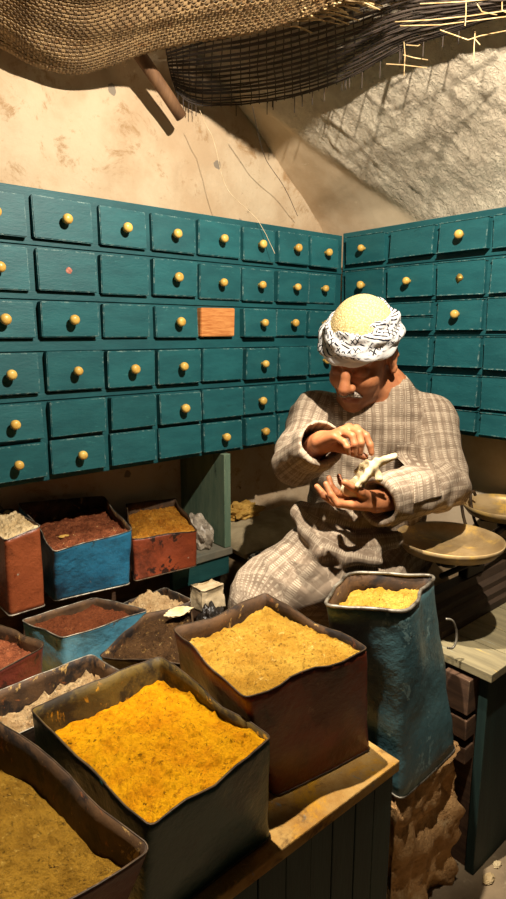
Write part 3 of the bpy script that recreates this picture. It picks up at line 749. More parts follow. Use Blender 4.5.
# ------------------------------------------------------------------ the seated man
def A3(*v): return np.array(v, float)
def unit(v): v = np.asarray(v, float); return v / np.linalg.norm(v)
BF = A3(-.655, -.754, 0); BL = A3(.754, -.655, 0); UP = A3(0, 0, 1)      # his forward, his left
BM = np.stack([BL, BF, UP], 1)
PEL = A3(-.36, -.44, .74); NECK = A3(*(-0.4028, -0.5325, 1.2371)); HC = A3(*(-0.5027, -0.5214, 1.3412))
_y = unit(A3(-.95, -.30, 0)); _p = math.radians(27)
HF = _y * math.cos(_p) - UP * math.sin(_p); HU = _y * math.sin(_p) + UP * math.cos(_p); HR = np.cross(HF, HU)
_r = math.radians(4); HR, HU = HR * math.cos(_r) + HU * math.sin(_r), HU * math.cos(_r) - HR * math.sin(_r)
HM = np.stack([HR, HF, HU], 1); HS = 1.04
def hp(x, y, z): return HC + HM @ (A3(x, y, z) * HS)
def hell(c, r, **k): return Ell(hp(*c), A3(*r) * HS, HM, **k)
def hcap(a, b, ra, rb=None, **k): return Cap(hp(*a), hp(*b), ra * HS, None if rb is None else rb * HS, **k)
shR, elR, wrR = A3(*(-0.5478, -0.4004, 1.1686)), A3(*(-0.6546, -0.4428, 1.0661)), A3(*(-0.7552, -0.6227, 1.1521))
shL, elL, wrL = A3(*(-0.3102, -0.6177, 1.1590)), A3(*(-0.3652, -0.7044, 1.0028)), A3(*(-0.6610, -0.7124, 1.0095))
hipR, hipL = PEL - BL * .095, PEL + BL * .095
knR, knL = A3(*(-0.7886, -0.4822, 0.7288)), A3(-.54, -.605, .75)
anR, anL = A3(-.50, -.585, .68), A3(-.66, -.50, .675)

body = []
# head
body += [hell((0, -.014, .038), (.076, .098, .086), k=.01), hell((0, .030, -.028), (.0635, .064, .086), k=.03), hell((0, .042, -.078), (.047, .044, .036), k=.03),
         hell((0, .076, -.104), (.020, .016, .014), k=.022), hell((.036, .064, -.030), (.024, .026, .022), k=.022), hell((-.036, .064, -.030), (.024, .026, .022), k=.022),
         hcap((.012, .088, .032), (.046, .074, .030), .011, .009, k=.014), hcap((-.012, .088, .032), (-.046, .074, .030), .011, .009, k=.014)]
for s in (1, -1): body.append(Ell(hp(s * .032, .104, .006), A3(.021, .020, .014) * HS, HM, k=.014, sub=True))
for s in (1, -1):
    body += [hell((s * .032, .0765, .004), (.0165, .0165, .0155), k=.006), hcap((s * .018, .0895, .000), (s * .046, .080, .001), .0028, k=.003)]
body += [hcap((0, .090, .030), (0, .106, .002), .0085, .0105, k=.012), hcap((0, .106, .002), (0, .122, -.026), .0105, .0155, k=.008), hell((.0135, .108, -.031), (.0105, .013, .010), k=.006), hell((-.0135, .108, -.031), (.0105, .013, .010), k=.006)]
for s in (1, -1): body.append(Ell(hp(s * .007, .112, -.0425), A3(.004, .006, .004) * HS, HM, k=.003, sub=True))
body += [hcap((-.020, .086, -.066), (0, .0975, -.0625), .006, .0075, k=.007), hcap((.020, .086, -.066), (0, .0975, -.0625), .006, .0075, k=.007), hcap((-.016, .086, -.076), (.016, .086, -.076), .0085, .0085, k=.008)]
body.append(Cap(hp(-.024, .094, -.0695), hp(.024, .094, -.0695), .0028, k=.004, sub=True))
for s in (1, -1):
    body += [hell((s * .078, -.012, -.006), (.011, .021, .033), k=.008), hcap((s * .084, -.018, .022), (s * .087, -.026, -.004), .006, .005, k=.004), hcap((s * .082, -.004, -.036), (s * .084, -.008, -.030), .008, k=.004)]
    body.append(Ell(hp(s * .092, -.008, -.004), A3(.008, .010, .017) * HS, HM, k=.004, sub=True))
body += [Cap(hp(0, -.035, -.055), NECK, .058, .060, k=.03), Cap(NECK, NECK - UP * .10 + BF * -.02, .06, .09, k=.04)]
# trunk, arms and legs under the robe
body += [Ell(A3(-.415, -.49, 1.05), (.155, .095, .16), BM, k=.05), Ell(A3(-.395, -.475, .89), (.145, .11, .17), BM, k=.05), Ell(PEL, (.165, .125, .11), BM, k=.05),
         Cap(NECK - UP * .07, shR, .06, .055, k=.04), Cap(NECK - UP * .07, shL, .06, .055, k=.04),
         Cap(shR, elR, .05, .042, k=.03), Cap(elR, wrR, .042, .027, k=.02), Cap(shL, elL, .05, .042, k=.03), Cap(elL, wrL, .042, .027, k=.02),
         Cap(hipR, knR, .082, .058, k=.04), Cap(hipL, knL, .082, .058, k=.04), Cap(knR, anR, .052, .036, k=.03), Cap(knL, anL, .052, .036, k=.03),
         Cap(anR, anR + A3(.05, -.06, -.012), .034, .026, k=.02), Cap(anL, anL + A3(-.03, .08, -.012), .034, .026, k=.02)]
# hands: metacarpals then three phalanges for every finger, and a thumb from the side of the palm
RH = dict(pinky=[(-0.7753, -0.6803, 1.1738), (-0.7817, -0.7125, 1.1677), (-0.7826, -0.7222, 1.1581), (-0.7772, -0.7224, 1.1441)],
          ring=[(-0.7520, -0.6799, 1.1848), (-0.7630, -0.7187, 1.1797), (-0.7657, -0.7288, 1.1625), (-0.7628, -0.7272, 1.1419)],
          middle=[(-0.7284, -0.6801, 1.1892), (-0.7404, -0.7194, 1.1840), (-0.7444, -0.7292, 1.1634), (-0.7428, -0.7261, 1.1391)],
          index=[(-0.7012, -0.6778, 1.1839), (-0.7091, -0.7140, 1.1731), (-0.7094, -0.7265, 1.1543), (-0.7075, -0.7301, 1.1362)])
RT = [(-0.7360, -0.6396, 1.1498), (-0.7240, -0.6662, 1.1380), (-0.7151, -0.6889, 1.1309), (-0.7089, -0.7132, 1.1246)]
LH = dict(index=[(-0.7646, -0.7236, 1.0243), (-0.7982, -0.7148, 1.0310), (-0.8075, -0.7019, 1.0505), (-0.8086, -0.6873, 1.0728)],
          middle=[(-0.7533, -0.7081, 1.0234), (-0.7863, -0.6924, 1.0273), (-0.7979, -0.6738, 1.0405), (-0.8046, -0.6564, 1.0603)],
          ring=[(-0.7359, -0.6959, 1.0293), (-0.7616, -0.6788, 1.0422), (-0.7672, -0.6650, 1.0569), (-0.7641, -0.6554, 1.0734)],
          pinky=[(-0.7131, -0.6882, 1.0356), (-0.7296, -0.6746, 1.0501), (-0.7323, -0.6643, 1.0605), (-0.7312, -0.6566, 1.0733)])
LT = [(-0.7016, -0.7205, 1.0260), (-0.7426, -0.7299, 1.0517), (-0.7653, -0.7253, 1.0673), (-0.7790, -0.7166, 1.0770)]
def hand(F, T, wr, w0):
    out = []
    for i, nm in enumerate(('index', 'middle', 'ring', 'pinky')):
        P = [A3(*p) for p in F[nm]]; r = (.0086, .0088, .0083, .0074)[i]
        st = wr + (P[0] - wr) * .12 + w0 * (1.5 - i) * .010
        out += [Cap(st, P[0], .0145, .0112, k=.012), Cap(P[0], P[1], r * 1.12, r * 1.02, k=.004), Cap(P[1], P[2], r * 1.0, r * .92, k=.003), Cap(P[2], P[3], r * .92, r * .78, k=.003)]
    P = [A3(*p) for p in T]
    out += [Cap(wr + (P[0] - wr) * .2, P[1], .017, .012, k=.012), Cap(P[1], P[2], .0105, .0095, k=.004), Cap(P[2], P[3], .0098, .008, k=.003)]
    return out
body += hand(RH, RT, wrR, unit(A3(*RH['index'][0]) - A3(*RH['pinky'][0])))
body += hand(LH, LT, wrL, unit(A3(*LH['index'][0]) - A3(*LH['pinky'][0])))

man = thing('person', (-.45, -.48, .62), 'seated man in a checked grey brown robe and white headscarf, head bowed over his hands', 'person')
V, F = sculpt(body, .003)
bo = mesh_obj('body', V, F, M['thread'], man, True)
loc = (V - HC) @ HM / HS
st = np.clip(1 - np.linalg.norm((loc - A3(0, .03, -.075)) / A3(.075, .085, .062), axis=1), 0, 1) * 2.2
st = np.clip(st, 0, 1) * (loc[:, 2] < -.012)
lip = ((np.abs(loc[:, 0]) < .023) & (loc[:, 2] < -.060) & (loc[:, 2] > -.083) & (loc[:, 1] > .084)).astype(float)
sock = np.zeros(len(V))
for s in (1, -1): sock = np.maximum(sock, np.clip(1.3 - np.linalg.norm((loc - A3(s * .032, .085, .003)) / A3(.026, .03, .018), axis=1), 0, 1))
set_attr(bo, 'stubble', st); set_attr(bo, 'lip', lip); set_attr(bo, 'lid', sock)
N = NT('skin'); col = N.mix(N.ramp(N.noise(N.pos, 30, 5, .6), .3, .7), lin((172, 112, 72)), lin((146, 88, 54)))
col = N.mix(N.math('MULTIPLY', N.attr('stubble'), N.ramp(N.noise(N.pos, 500, 2), .35, .6, .25, .6)), col, lin((96, 78, 66)))
col = N.mix(N.math('MULTIPLY', N.attr('lip'), .6), col, lin((128, 66, 52)))
col = N.mix(N.math('MULTIPLY', N.attr('lid'), .35), col, lin((110, 66, 44)))
nn = N.bump(N.noise(N.pos, 260, 4), .15, .0015); nn = N.bump(N.noise(N.scale(N.pos, (1, 1, 2)), 60, 3), .12, .003, nn)
bo.data.materials[0] = N.done(col, .5, 0, nn, .35)

# eyebrows and moustache
def hair(name, chains, r, mat):
    mb = MB()
    for ch in chains:
        for q in range(9):
            o = A3(random.gauss(0, r * .55), random.gauss(0, r * .3), random.gauss(0, r * .55))
            P = [hp(*(A3(*p) + o)) for p in ch]; m = len(P)
            mb.tube([tuple(p) for p in P], [r * (.35 + .5 * math.sin(math.pi * (i + .5) / m)) for i in range(m)], 5)
    return mb.build(name, mat, man, True)
M['browhair'] = gm('brow_hair', (52, 42, 36), (84, 74, 66), 200, .7)
M['moustache'] = gm('grey_moustache', (168, 154, 138), (84, 72, 62), 220, .7)
hair('eyebrow', [[(s_ * .014, .0985, .032), (s_ * .028, .0955, .038), (s_ * .046, .082, .036)] for s_ in (1,)], .005, M['browhair'])
hair('eyebrow', [[(s_ * .014, .0985, .032), (s_ * .028, .0955, .038), (s_ * .046, .082, .036)] for s_ in (-1,)], .005, M['browhair'])
hair('moustache', [[(s_ * .002, .1045, -.0515), (s_ * .014, .1015, -.0545), (s_ * .026, .089, -.064)] for s_ in (1, -1)], .005, M['moustache'])

# headscarf wound round a knitted cap
def turban():
    n, m = 220, 56; V = []; W = []
    for i in range(n):
        th = 2 * math.pi * i / n; ct, sn = math.cos(th), math.sin(th)
        for j in range(m):
            ph = 2 * math.pi * j / m
            spiral = ph * 1.0 + th * 1.0
            fold = .22 * math.sin(5 * spiral) + .09 * math.sin(9 * ph - 3 * th + 1.1) + .10 * fbm(ct * 2, sn * 2, math.sin(ph) * 1.5 + 3 * math.cos(ph), 1.4, 3)
            puff = 1 + .12 * math.sin(th * 2 + .6)
            rt = .020 * (1 + fold) * puff; rz = .037 * (1 + .6 * fold) * (1 + .06 * math.sin(3 * th))
            lean = .012 * math.cos(ph) * 0 - .014 * math.sin(ph)
            x = (.076 + rt * math.cos(ph) + lean) * ct; y = (.098 + rt * math.cos(ph) + lean) * sn - .012
            z = .070 + rz * math.sin(ph) - .004 * sn
            V.append(hp(x, y, z)); W.append((th * .11, ph * .04 + th * .012, math.sin(ph)))
    f = grid_faces(n, m, True)
    f += [((n - 1) * m + j, (n - 1) * m + (j + 1) % m, (j + 1) % m, j) for j in range(m)]
    N = NT('headscarf_cloth'); a = N.attr('wrap', 'Vector')
    sep = N.n('ShaderNodeSeparateXYZ'); N.t.links.new(a, sep.inputs[0]); u, v, s = sep.outputs
    wob = N.math('MULTIPLY', N.noise(N.pos, 60, 2), .006)
    def stripes(x, freq, w): return N.ramp(N.math('ABSOLUTE', N.math('SUBTRACT', N.math('FRACT', N.math('MULTIPLY', N.math('ADD', x, wob), freq)), .5)), w, w + .07, 1, 0)
    net = N.math('MAXIMUM', stripes(N.math('ADD', u, v), 62, .10), stripes(N.math('SUBTRACT', u, v), 62, .10))
    band = stripes(N.math('ADD', N.math('MULTIPLY', u, .35), v), 95, .17)
    big = N.noise(N.scale(a, (26, 34, 0)), 1.0, 1)
    front = N.math('MULTIPLY', net, N.ramp(big, .51, .55))
    side = N.math('MULTIPLY', band, N.ramp(big, .45, .49, 1, 0))
    dark = N.math('MULTIPLY', N.math('MAXIMUM', front, side), N.ramp(s, -.62, -.40))
    col = N.mix(dark, lin((208, 205, 200)), lin((34, 34, 42)))
    mm = N.done(col, .9, 0, N.bump(N.noise(N.pos, 320, 3), .3, .002), .15)
    o = mesh_obj('headscarf', V, f, mm, man, True, recalc=True); o['label'] = 'white headscarf with black net pattern'
    set_attr(o, 'wrap', np.array(W))
turban()
bm = bmesh.new(); bmesh.ops.create_uvsphere(bm, u_segments=60, v_segments=40, radius=1)
bmesh.ops.delete(bm, geom=[v for v in bm.verts if v.co.z < .1], context='VERTS')
VV = [hp(v.co.x * .084, v.co.y * .105 - .014, .045 + v.co.z * .108 * (1 + .03 * nz(v.co.x * 2, v.co.y * 2, 1))) for v in bm.verts]; bm.verts.index_update()
FF = [[v.index for v in f.verts] for f in bm.faces]; bm.free()
NC = NT('knit_cap'); vo = NC.n('ShaderNodeTexVoronoi'); NC.put(vo.inputs['Vector'], NC.pos); vo.inputs['Scale'].default_value = 190
M['cap'] = NC.done(NC.mix(NC.ramp(vo.outputs['Distance'], .2, .6), lin((226, 204, 152)), lin((196, 170, 116))), .95, 0, NC.bump(vo.outputs['Distance'], .5, .004), .1)
cap = mesh_obj('skullcap', VV, FF, M['cap'], man, True); cap['label'] = 'cream knitted cap'
sm = cap.modifiers.new('thick', 'SOLIDIFY'); sm.thickness = .003

# robe
rb = [Ell(A3(-.418, -.495, 1.065), (.178, .122, .175), BM, k=.05, tag=0), Ell(A3(-.400, -.478, .90), (.172, .142, .19), BM, k=.05, tag=0), Ell(PEL + A3(0, 0, .01), (.20, .165, .125), BM, k=.05, tag=0),
      Cap(NECK - UP * .060, shR - UP * .008, .070, .064, k=.05, tag=0), Cap(NECK - UP * .060, shL - UP * .008, .070, .064, k=.05, tag=0), Cap(NECK - UP * .09, NECK - UP * .010, .095, .072, k=.03, tag=0),
      Cap(shR, elR, .068, .064, k=.04, tag=1), Cap(shL, elL, .070, .066, k=.04, tag=2)]
cuR = elR + (wrR - elR) * .90; cuL = elL + (wrL - elL) * .93
rb += [Cap(elR, cuR, .064, .058, k=.025, tag=3), Cap(elL, cuL, .066, .062, k=.025, tag=4)]
rb += [Cap(hipR, knR, .118, .088, k=.05, tag=5), Cap(hipL, knL, .106, .088, k=.05, tag=6), Cap(knR, anR, .085, .06, k=.05, tag=5), Cap(knL, anL, .085, .06, k=.05, tag=6),
       Ell((knR + knL + PEL) / 3 + A3(.02, .02, -.02), (.17, .16, .085), BM, k=.06, tag=5)]
rb += [Cap((-0.6461, -0.5290, 0.8618), (-0.8298, -0.4821, 0.6971), .075, .072, k=.05, tag=5)]
def ridge(pts, r, k=.018, tag=0):
    for a, b in zip(pts[:-1], pts[1:]): rb.append(Cap(a, b, r, k=k, tag=tag))
rb.append(Ell(A3(*(-0.6350, -0.5783, 0.7843)), (.17, .15, .085), BM, k=.06, tag=5))
ridge([(-0.7151, -0.5105, 0.9404), (-0.7130, -0.5765, 0.9139), (-0.6902, -0.6365, 0.8961), (-0.6462, -0.6881, 0.8924), (-0.5922, -0.7246, 0.9027)], .020, .035, 5)
ridge([(-0.7309, -0.5451, 0.9097), (-0.7332, -0.6168, 0.8828), (-0.7095, -0.6734, 0.8704), (-0.6670, -0.7242, 0.8647)], .014, .03, 5)
ridge([(-0.7041, -0.5027, 0.9553), (-0.6860, -0.5773, 0.9583), (-0.6421, -0.6385, 0.9431), (-0.5861, -0.6822, 0.9318)], .016, .03, 5)
ridge([(-0.7250, -0.6032, 0.8586), (-0.7645, -0.5877, 0.8144), (-0.7969, -0.5725, 0.7659)], .012, .03, 5)
ridge([(-0.3413, -0.6422, 1.1949), (-0.3981, -0.6598, 1.1207), (-0.4402, -0.6799, 1.0590)], .012, .02)
ridge([(-0.6127, -0.4060, 1.1667), (-0.6699, -0.4649, 1.1121), (-0.6974, -0.5361, 1.0820)], .010, .02)
# hollow cuffs and open neck
dR = unit(cuR - elR); dL = unit(cuL - elL)
rb += [Cap(cuR - dR * .10, cuR + dR * .08, .040, .045, k=.004, sub=True), Cap(cuL - dL * .10, cuL + dL * .08, .042, .048, k=.004, sub=True),
       Cap(NECK - UP * .02, hp(0, -.035, -.055), .063, .075, k=.008, sub=True)]
def folds(P):
    x, y, z = P[..., 0], P[..., 1], P[..., 2]
    m = .5 + .5 * np.sin(9 * x + 4 * y + 3 * np.sin(7 * z)); m2 = .5 + .5 * np.sin(8 * y - 6 * z + 2 * np.sin(8 * x))
    w1 = np.sin(58 * (.55 * x - .45 * y + .7 * z) + 2.6 * np.sin(15 * (x + y) + 4 * z)); w2 = np.sin(74 * (-.5 * x + .3 * y + .8 * z) + 2.2 * np.sin(17 * (y - x) + 6 * z))
    return .0042 * m * w1 + .0030 * m2 * w2 + .0012 * np.sin(140 * (x * .6 + z * .8) + 3 * np.sin(30 * y))
def cut(P, D):        # clean cuffs: flat ends on both sleeves
    for c, d, e, r in ((cuR, dR, elR, .09), (cuL, dL, elL, .09)):
        q = P - c; along = q @ d; perp = np.sqrt(np.maximum(((q * q).sum(-1)) - along ** 2, 0))
        D = np.where((perp < r) & (along > -.03) & (along < .07), np.maximum(D, along - .018), D)
    return D
RV, RF = sculpt(rb, .006, folds, cut)
# cloth coordinates for the weave
def clothuv(V):
    best = np.full(len(V), 1e9); U = np.zeros((len(V), 3))
    q = (V - PEL) @ BM
    tor = np.stack([q[:, 0], q[:, 2], np.zeros(len(V))], 1)
    for p in rb:
        if p.sub or not isinstance(p, Cap) or p.tag == 0: continue
        d = p.d(V) - .004; ax = unit(p.b - p.a); s = np.cross(ax, UP); s = unit(s); t = np.cross(s, ax)
        w = V - p.a; al = w @ ax; ang = np.arctan2(w @ s, w @ t)
        k = d < best; best[k] = d[k]; U[k] = np.stack([ang * (p.ra + p.rb) / 2, al, np.zeros(len(V))], 1)[k]
    dt = np.full(len(V), 1e9)
    for p in rb:
        if not p.sub and p.tag == 0 and p.R > .08: dt = np.minimum(dt, p.d(V))
    k = dt < best; U[k] = tor[k]
    return U
RU = clothuv(RV)
N = NT('checked_robe_cloth'); a = N.attr('cloth', 'Vector'); sep = N.n('ShaderNodeSeparateXYZ'); N.t.links.new(a, sep.inputs[0]); u, v, _s = sep.outputs
def line(x, per, w, soft=.08, ph=0.0):
    return N.ramp(N.math('ABSOLUTE', N.math('SUBTRACT', N.math('FRACT', N.math('MULTIPLY_ADD', x, 1 / per, ph)), .5)), w, w + soft, 1, 0)
col = N.mix(N.ramp(N.noise(N.pos, 12, 6, .6), .35, .65), lin((138, 121, 102)), lin((120, 103, 86)))
dash = N.math('MULTIPLY', line(u, .021, .16), line(v, .0056, .20, .14))
dash2 = N.math('MULTIPLY', line(v, .034, .10), line(u, .0062, .20, .14))
thin = N.math('MAXIMUM', line(u, .052, .018, .03, .25), line(v, .052, .018, .03, .3))
lt = N.math('MAXIMUM', N.math('MULTIPLY', N.math('MAXIMUM', dash, N.math('MULTIPLY', dash2, .4)), .6), N.math('MULTIPLY', thin, .36))
dk = N.math('MULTIPLY', N.math('MAXIMUM', line(u, .026, .05, .05, .42), line(v, .034, .04, .05, .44)), .35)
col = N.mix(dk, N.mix(lt, col, lin((190, 174, 150))), lin((84, 70, 56)))
M['robe'] = N.done(col, .95, 0, N.bump(N.noise(N.pos, 420, 3), .35, .0015), .1)
rob = mesh_obj('robe', RV, RF, M['robe'], man, True); rob['label'] = 'grey brown checked long robe'; set_attr(rob, 'cloth', RU)
# breast pocket: a patch of the same cloth lying on the robe
nrm = np.zeros_like(RV); fn = np.cross(RV[RF[:, 1]] - RV[RF[:, 0]], RV[RF[:, 2]] - RV[RF[:, 0]])
for c in range(4): np.add.at(nrm, RF[:, c], fn)
nrm /= np.linalg.norm(nrm, axis=1)[:, None] + 1e-9
q = (RV - PEL) @ BM
from mathutils.bvhtree import BVHTree
bvh = BVHTree.FromPolygons(RV.tolist(), RF.tolist()); PV = []; PU = []; n = 24; okp = True
for i in range(n):
    for j in range(n):
        l = .040 + .085 * i / (n - 1); z = .265 + .105 * j / (n - 1) - (.008 if False else 0) * l
        o_ = PEL + BL * l + UP * z + BF * .5; hit = bvh.ray_cast(Vector(o_), Vector(-BF))
        if hit[0] is None: okp = False; break
        PV.append(np.array(hit[0]) + np.array(hit[1]) * .001 + BF * (.0035 + .0025 * (j / (n - 1)) ** 6)); PU.append((l + .011, z + .008, 0))
if okp:
    T = np.array(PV).reshape(n, n, 3)
    for _ in range(4): T[1:-1, 1:-1] = (T[:-2, 1:-1] + T[2:, 1:-1] + T[1:-1, :-2] + T[1:-1, 2:]) / 4
    po = closed_slab('pocket', T.reshape(-1, 3), n, n, .004, M['robe'], man, True, tuple(-BF)); set_attr(po, 'cloth', np.array(PU + PU)); po['label'] = 'breast pocket'
# collar band
cm = MB(); ax = unit(hp(0, -.035, -.055) - NECK); s1 = unit(np.cross(ax, BL)); s2 = np.cross(ax, s1)
n = 48; ring = []
for (r_, h_) in ((.0735, -.028), (.0715, .006), (.0675, .008), (.068, -.028)):
    for i in range(n):
        t = 2 * math.pi * i / n; ring.append(tuple(NECK + (s1 * math.cos(t) + s2 * math.sin(t)) * r_ + ax * h_))
fs = grid_faces(4, n, True) + [(3 * n + i, 3 * n + (i + 1) % n, (i + 1) % n, i) for i in range(n)]
cm.add(ring, fs); co_ = cm.build('collar', M['robe'], man, True)
set_attr(co_, 'cloth', np.array([(i % n * .009, (i // n) * .008, 0) for i in range(4 * n)]))

# the knotted cloth bundle in his hands
bd = [Ell(A3(*(-0.7457, -0.7091, 1.0550)), (.030, .022, .018), k=.015), Cap((-0.7419, -0.7117, 1.0572), (-0.7109, -0.7330, 1.1027), .019, .010, k=.012), Cap((-0.7171, -0.7353, 1.0994), (-0.7032, -0.7432, 1.1148), .0125, .0125, k=.006),
      Cap((-0.7131, -0.7429, 1.1093), (-0.6984, -0.7584, 1.1235), .0085, .009, k=.006), Cap((-0.6984, -0.7584, 1.1235), (-0.6786, -0.7729, 1.1322), .009, .0065, k=.004),
      Cap((-0.7190, -0.7395, 1.1027), (-0.7450, -0.7417, 1.0865), .0075, .0075, k=.006), Cap((-0.7450, -0.7417, 1.0865), (-0.7628, -0.7374, 1.0704), .0075, .005, k=.004),
      Cap((-0.7097, -0.7405, 1.1038), (-0.7079, -0.7540, 1.0830), .008, .0095, k=.006), Cap((-0.7179, -0.7238, 1.1160), (-0.7337, -0.7090, 1.0949), .006, .005, k=.005)]
def bdisp(P): return .0010 * np.sin(240 * (P[..., 0] * .8 + P[..., 2]) + 3 * np.sin(90 * P[..., 1]))
BV, BFc = sculpt(bd, .0022, bdisp)
M['bundle'] = gm('pale_bundle_cloth', (200, 182, 146), (172, 150, 108), 30, .9, bumps=((200, .5, .002),))
tag(mesh_obj('cloth_bundle', BV, BFc, M['bundle'], None, True), 'small pale cloth bundle tied in a knot, held in the seated man\'s hands', 'bundle')

# ------------------------------------------------------------------ mats overhead, pole, strings
E0 = catmull([(-1.392, 0.200, 2.154), (-1.285, 0.200, 2.150), (-1.142, 0.200, 2.128), (-1.055, 0.190, 2.104), (-0.950, 0.170, 2.105), (-0.866, 0.120, 2.132), (-0.777, 0.050, 2.169), (-0.679, -0.056, 2.187), (-0.606, -0.199, 2.180), (-0.576, -0.347, 2.171), (-0.564, -0.478, 2.169)], 12)
def mat_pt(u, v):
    """u along the wall, v from the wall edge towards the room"""
    i = u * (len(E0) - 1); a = int(min(i, len(E0) - 2)); p = E0[a] + (E0[a + 1] - E0[a]) * (i - a)
    d = np.array([-.30, -.95, 0.0]); w = v * (.36 + .12 * u)
    z = p[2] + .012 * math.exp(-(v / .04) ** 2) + .24 * w + .10 * w * w + .012 * nz(p[0] * 4 + v * 3, v * 4, 2) * min(1, v * 4)
    return np.array([p[0] + d[0] * w, p[1] + d[1] * w, z])
N = NT('woven_reed'); hs = N.n('ShaderNodeHueSaturation')
rn = N.noise(N.scale(N.pos, (5, 5, 5)), 6, 6, .7)
pr = N.attr('strip'); c = N.mix(pr, lin((112, 88, 60)), lin((166, 136, 94)))
c = N.mix(N.ramp(rn, .52, .7), c, lin((122, 86, 50)))
M['reed'] = N.done(c, .6, 0, N.bump(N.noise(N.pos, 90, 3), .3, .002), .3)
def weave():
    mb = MB(); sv = []; nu, nv = 120, 36
    def strip(fn, n, w, side, sd):
        P = [fn(i / (n - 1)) for i in range(n)]; vs = []
        for i in range(n):
            p, t = P[i]; q = side(i / (n - 1))
            for (s, h) in ((-1, -.0009), (1, -.0009), (1, .0009), (-1, .0009)): vs.append(p + q * s * w + np.array([0, 0, h]))
        fs = []
        for i in range(n - 1):
            for k in range(4): fs.append((i * 4 + k, i * 4 + (k + 1) % 4, (i + 1) * 4 + (k + 1) % 4, (i + 1) * 4 + k))
        fs += [(0, 1, 2, 3), ((n - 1) * 4 + 3, (n - 1) * 4 + 2, (n - 1) * 4 + 1, (n - 1) * 4)]
        mb.add(vs, fs); sv.extend([sd] * len(vs))
    for b in range(nv):         # long reeds
        v0 = (b + .5) / nv; jit = random.uniform(-.15, .15) / nv; end = 1 - random.random() * .05 - (.03 if b % 3 else 0)
        def fn(t, v0=v0, jit=jit, b=b, end=end):
            u = t * end; p = mat_pt(u, v0 + jit); k = u * nu; h = .0032 * math.sin(math.pi * (k + (b % 2)))
            return p + np.array([0, 0, h]), None
        strip(fn, nu * 4, .0062, lambda t: np.array([-.30, -.95, .1]), random.random())
    for a in range(nu):         # cross strips
        u0 = (a + .5) / nu; e0 = random.random() * .01; e1 = 1 - random.random() * .05
        def fn(t, u0=u0, a=a, e0=e0, e1=e1):
            v = e0 + t * (e1 - e0); p = mat_pt(u0, v); h = -.0032 * math.sin(math.pi * (v * nv + (a % 2) - .5 + .5))
            return p + np.array([0, 0, h]), None
        tg = mat_pt(min(1, u0 + .01), .3) - mat_pt(max(0, u0 - .01), .3); tg = tg / np.linalg.norm(tg)
        strip(fn, nv * 4, .0052, lambda t, tg=tg: tg, random.random() * .7)
    o = mb.build('woven_mat', M['reed'], None, False, recalc=True); set_attr(o, 'strip', np.array(sv)); return o
tag(weave(), 'sagging woven reed mat overhead at top left', 'mat')

# dark open-weave mat behind it, hung from a pole
B0 = catmull([(-0.587, 0.208, 2.165), (-0.495, 0.205, 2.146), (-0.352, 0.101, 2.157), (-0.306, -0.076, 2.144), (-0.295, -0.273, 2.140), (-0.300, -0.452, 2.153), (-0.294, -0.572, 2.148), (-0.279, -0.740, 2.141), (-0.257, -0.856, 2.126)], 12)
T0 = catmull([(-0.642, 0.180, 2.291), (-0.566, 0.073, 2.331), (-0.523, -0.100, 2.321), (-0.502, -0.270, 2.301), (-0.473, -0.420, 2.280), (-0.439, -0.548, 2.257), (-0.405, -0.637, 2.233), (-0.338, -0.766, 2.184), (-0.295, -0.869, 2.158)], 12)
def net_pt(u, v):          # v = 0 at the hanging edge
    i = u * (len(B0) - 1); a = int(min(i, len(B0) - 2)); f = i - a
    b = B0[a] + (B0[a + 1] - B0[a]) * f; t = T0[a] + (T0[a + 1] - T0[a]) * f
    p = b + (t - b) * v; s = math.sin(math.pi * v)
    return p + np.array([-.012, -.008, -.006]) * s
mb = MB()
for b in range(20):
    v = b / 19 * (1 if b < 3 else 1); v = (b / 19) ** 1.25; wv = random.uniform(-.01, .01)
    P = [net_pt(t, max(0, v + wv * math.sin(t * 9 + b)) * (1 - .2 * max(0, t - .45))) + np.array([0, 0, .003 * nz(t * 20, b, 0)]) for t in np.linspace(0, 1, 70)]
    mb.tube(P, .0022 + .0012 * random.random(), 5)
    if b > 3:
        P = [net_pt(t, max(0, v + .012 + wv * math.sin(t * 7 + b)) * (1 - .2 * max(0, t - .45))) for t in np.linspace(0, 1, 60)]; mb.tube(P, .0022, 5)
for a in range(46):
    u = a / 45; top = .95 if u < .55 else .6
    P = [net_pt(min(1, max(0, u + .006 * nz(a, t * 4, 3))), t * (1 - .2 * max(0, u - .45))) for t in np.linspace(-.02, top, 26)]
    mb.tube(P, .0017, 5)
for a in range(26):
    u = random.random() ** 1.2 * .85; p = net_pt(u, 0); L = random.uniform(.012, .05)
    P = [p + np.array([.006 * nz(a, k, 1), .006 * nz(a, k, 5), -L * k / 5]) for k in range(6)]; mb.tube(P, .0014, 5)
nt_ = mb.build('net_mat', M['straw_dark'], None, True, recalc=False)
tag(nt_, 'dark open weave mat with hanging fringe below the vault, behind the reed mat', 'mat')
mb = MB(); mb.tube([(-.82, .13, 2.255), (-.74, .14, 2.19), (-.655, .15, 2.12), (-.604, .155, 2.073)], [.021, .020, .020, .019], 10)
tag(mb.build('wooden_pole', M['pole'], None, True), 'short wooden pole sticking down from under the reed mat, beside the dark mat', 'pole')
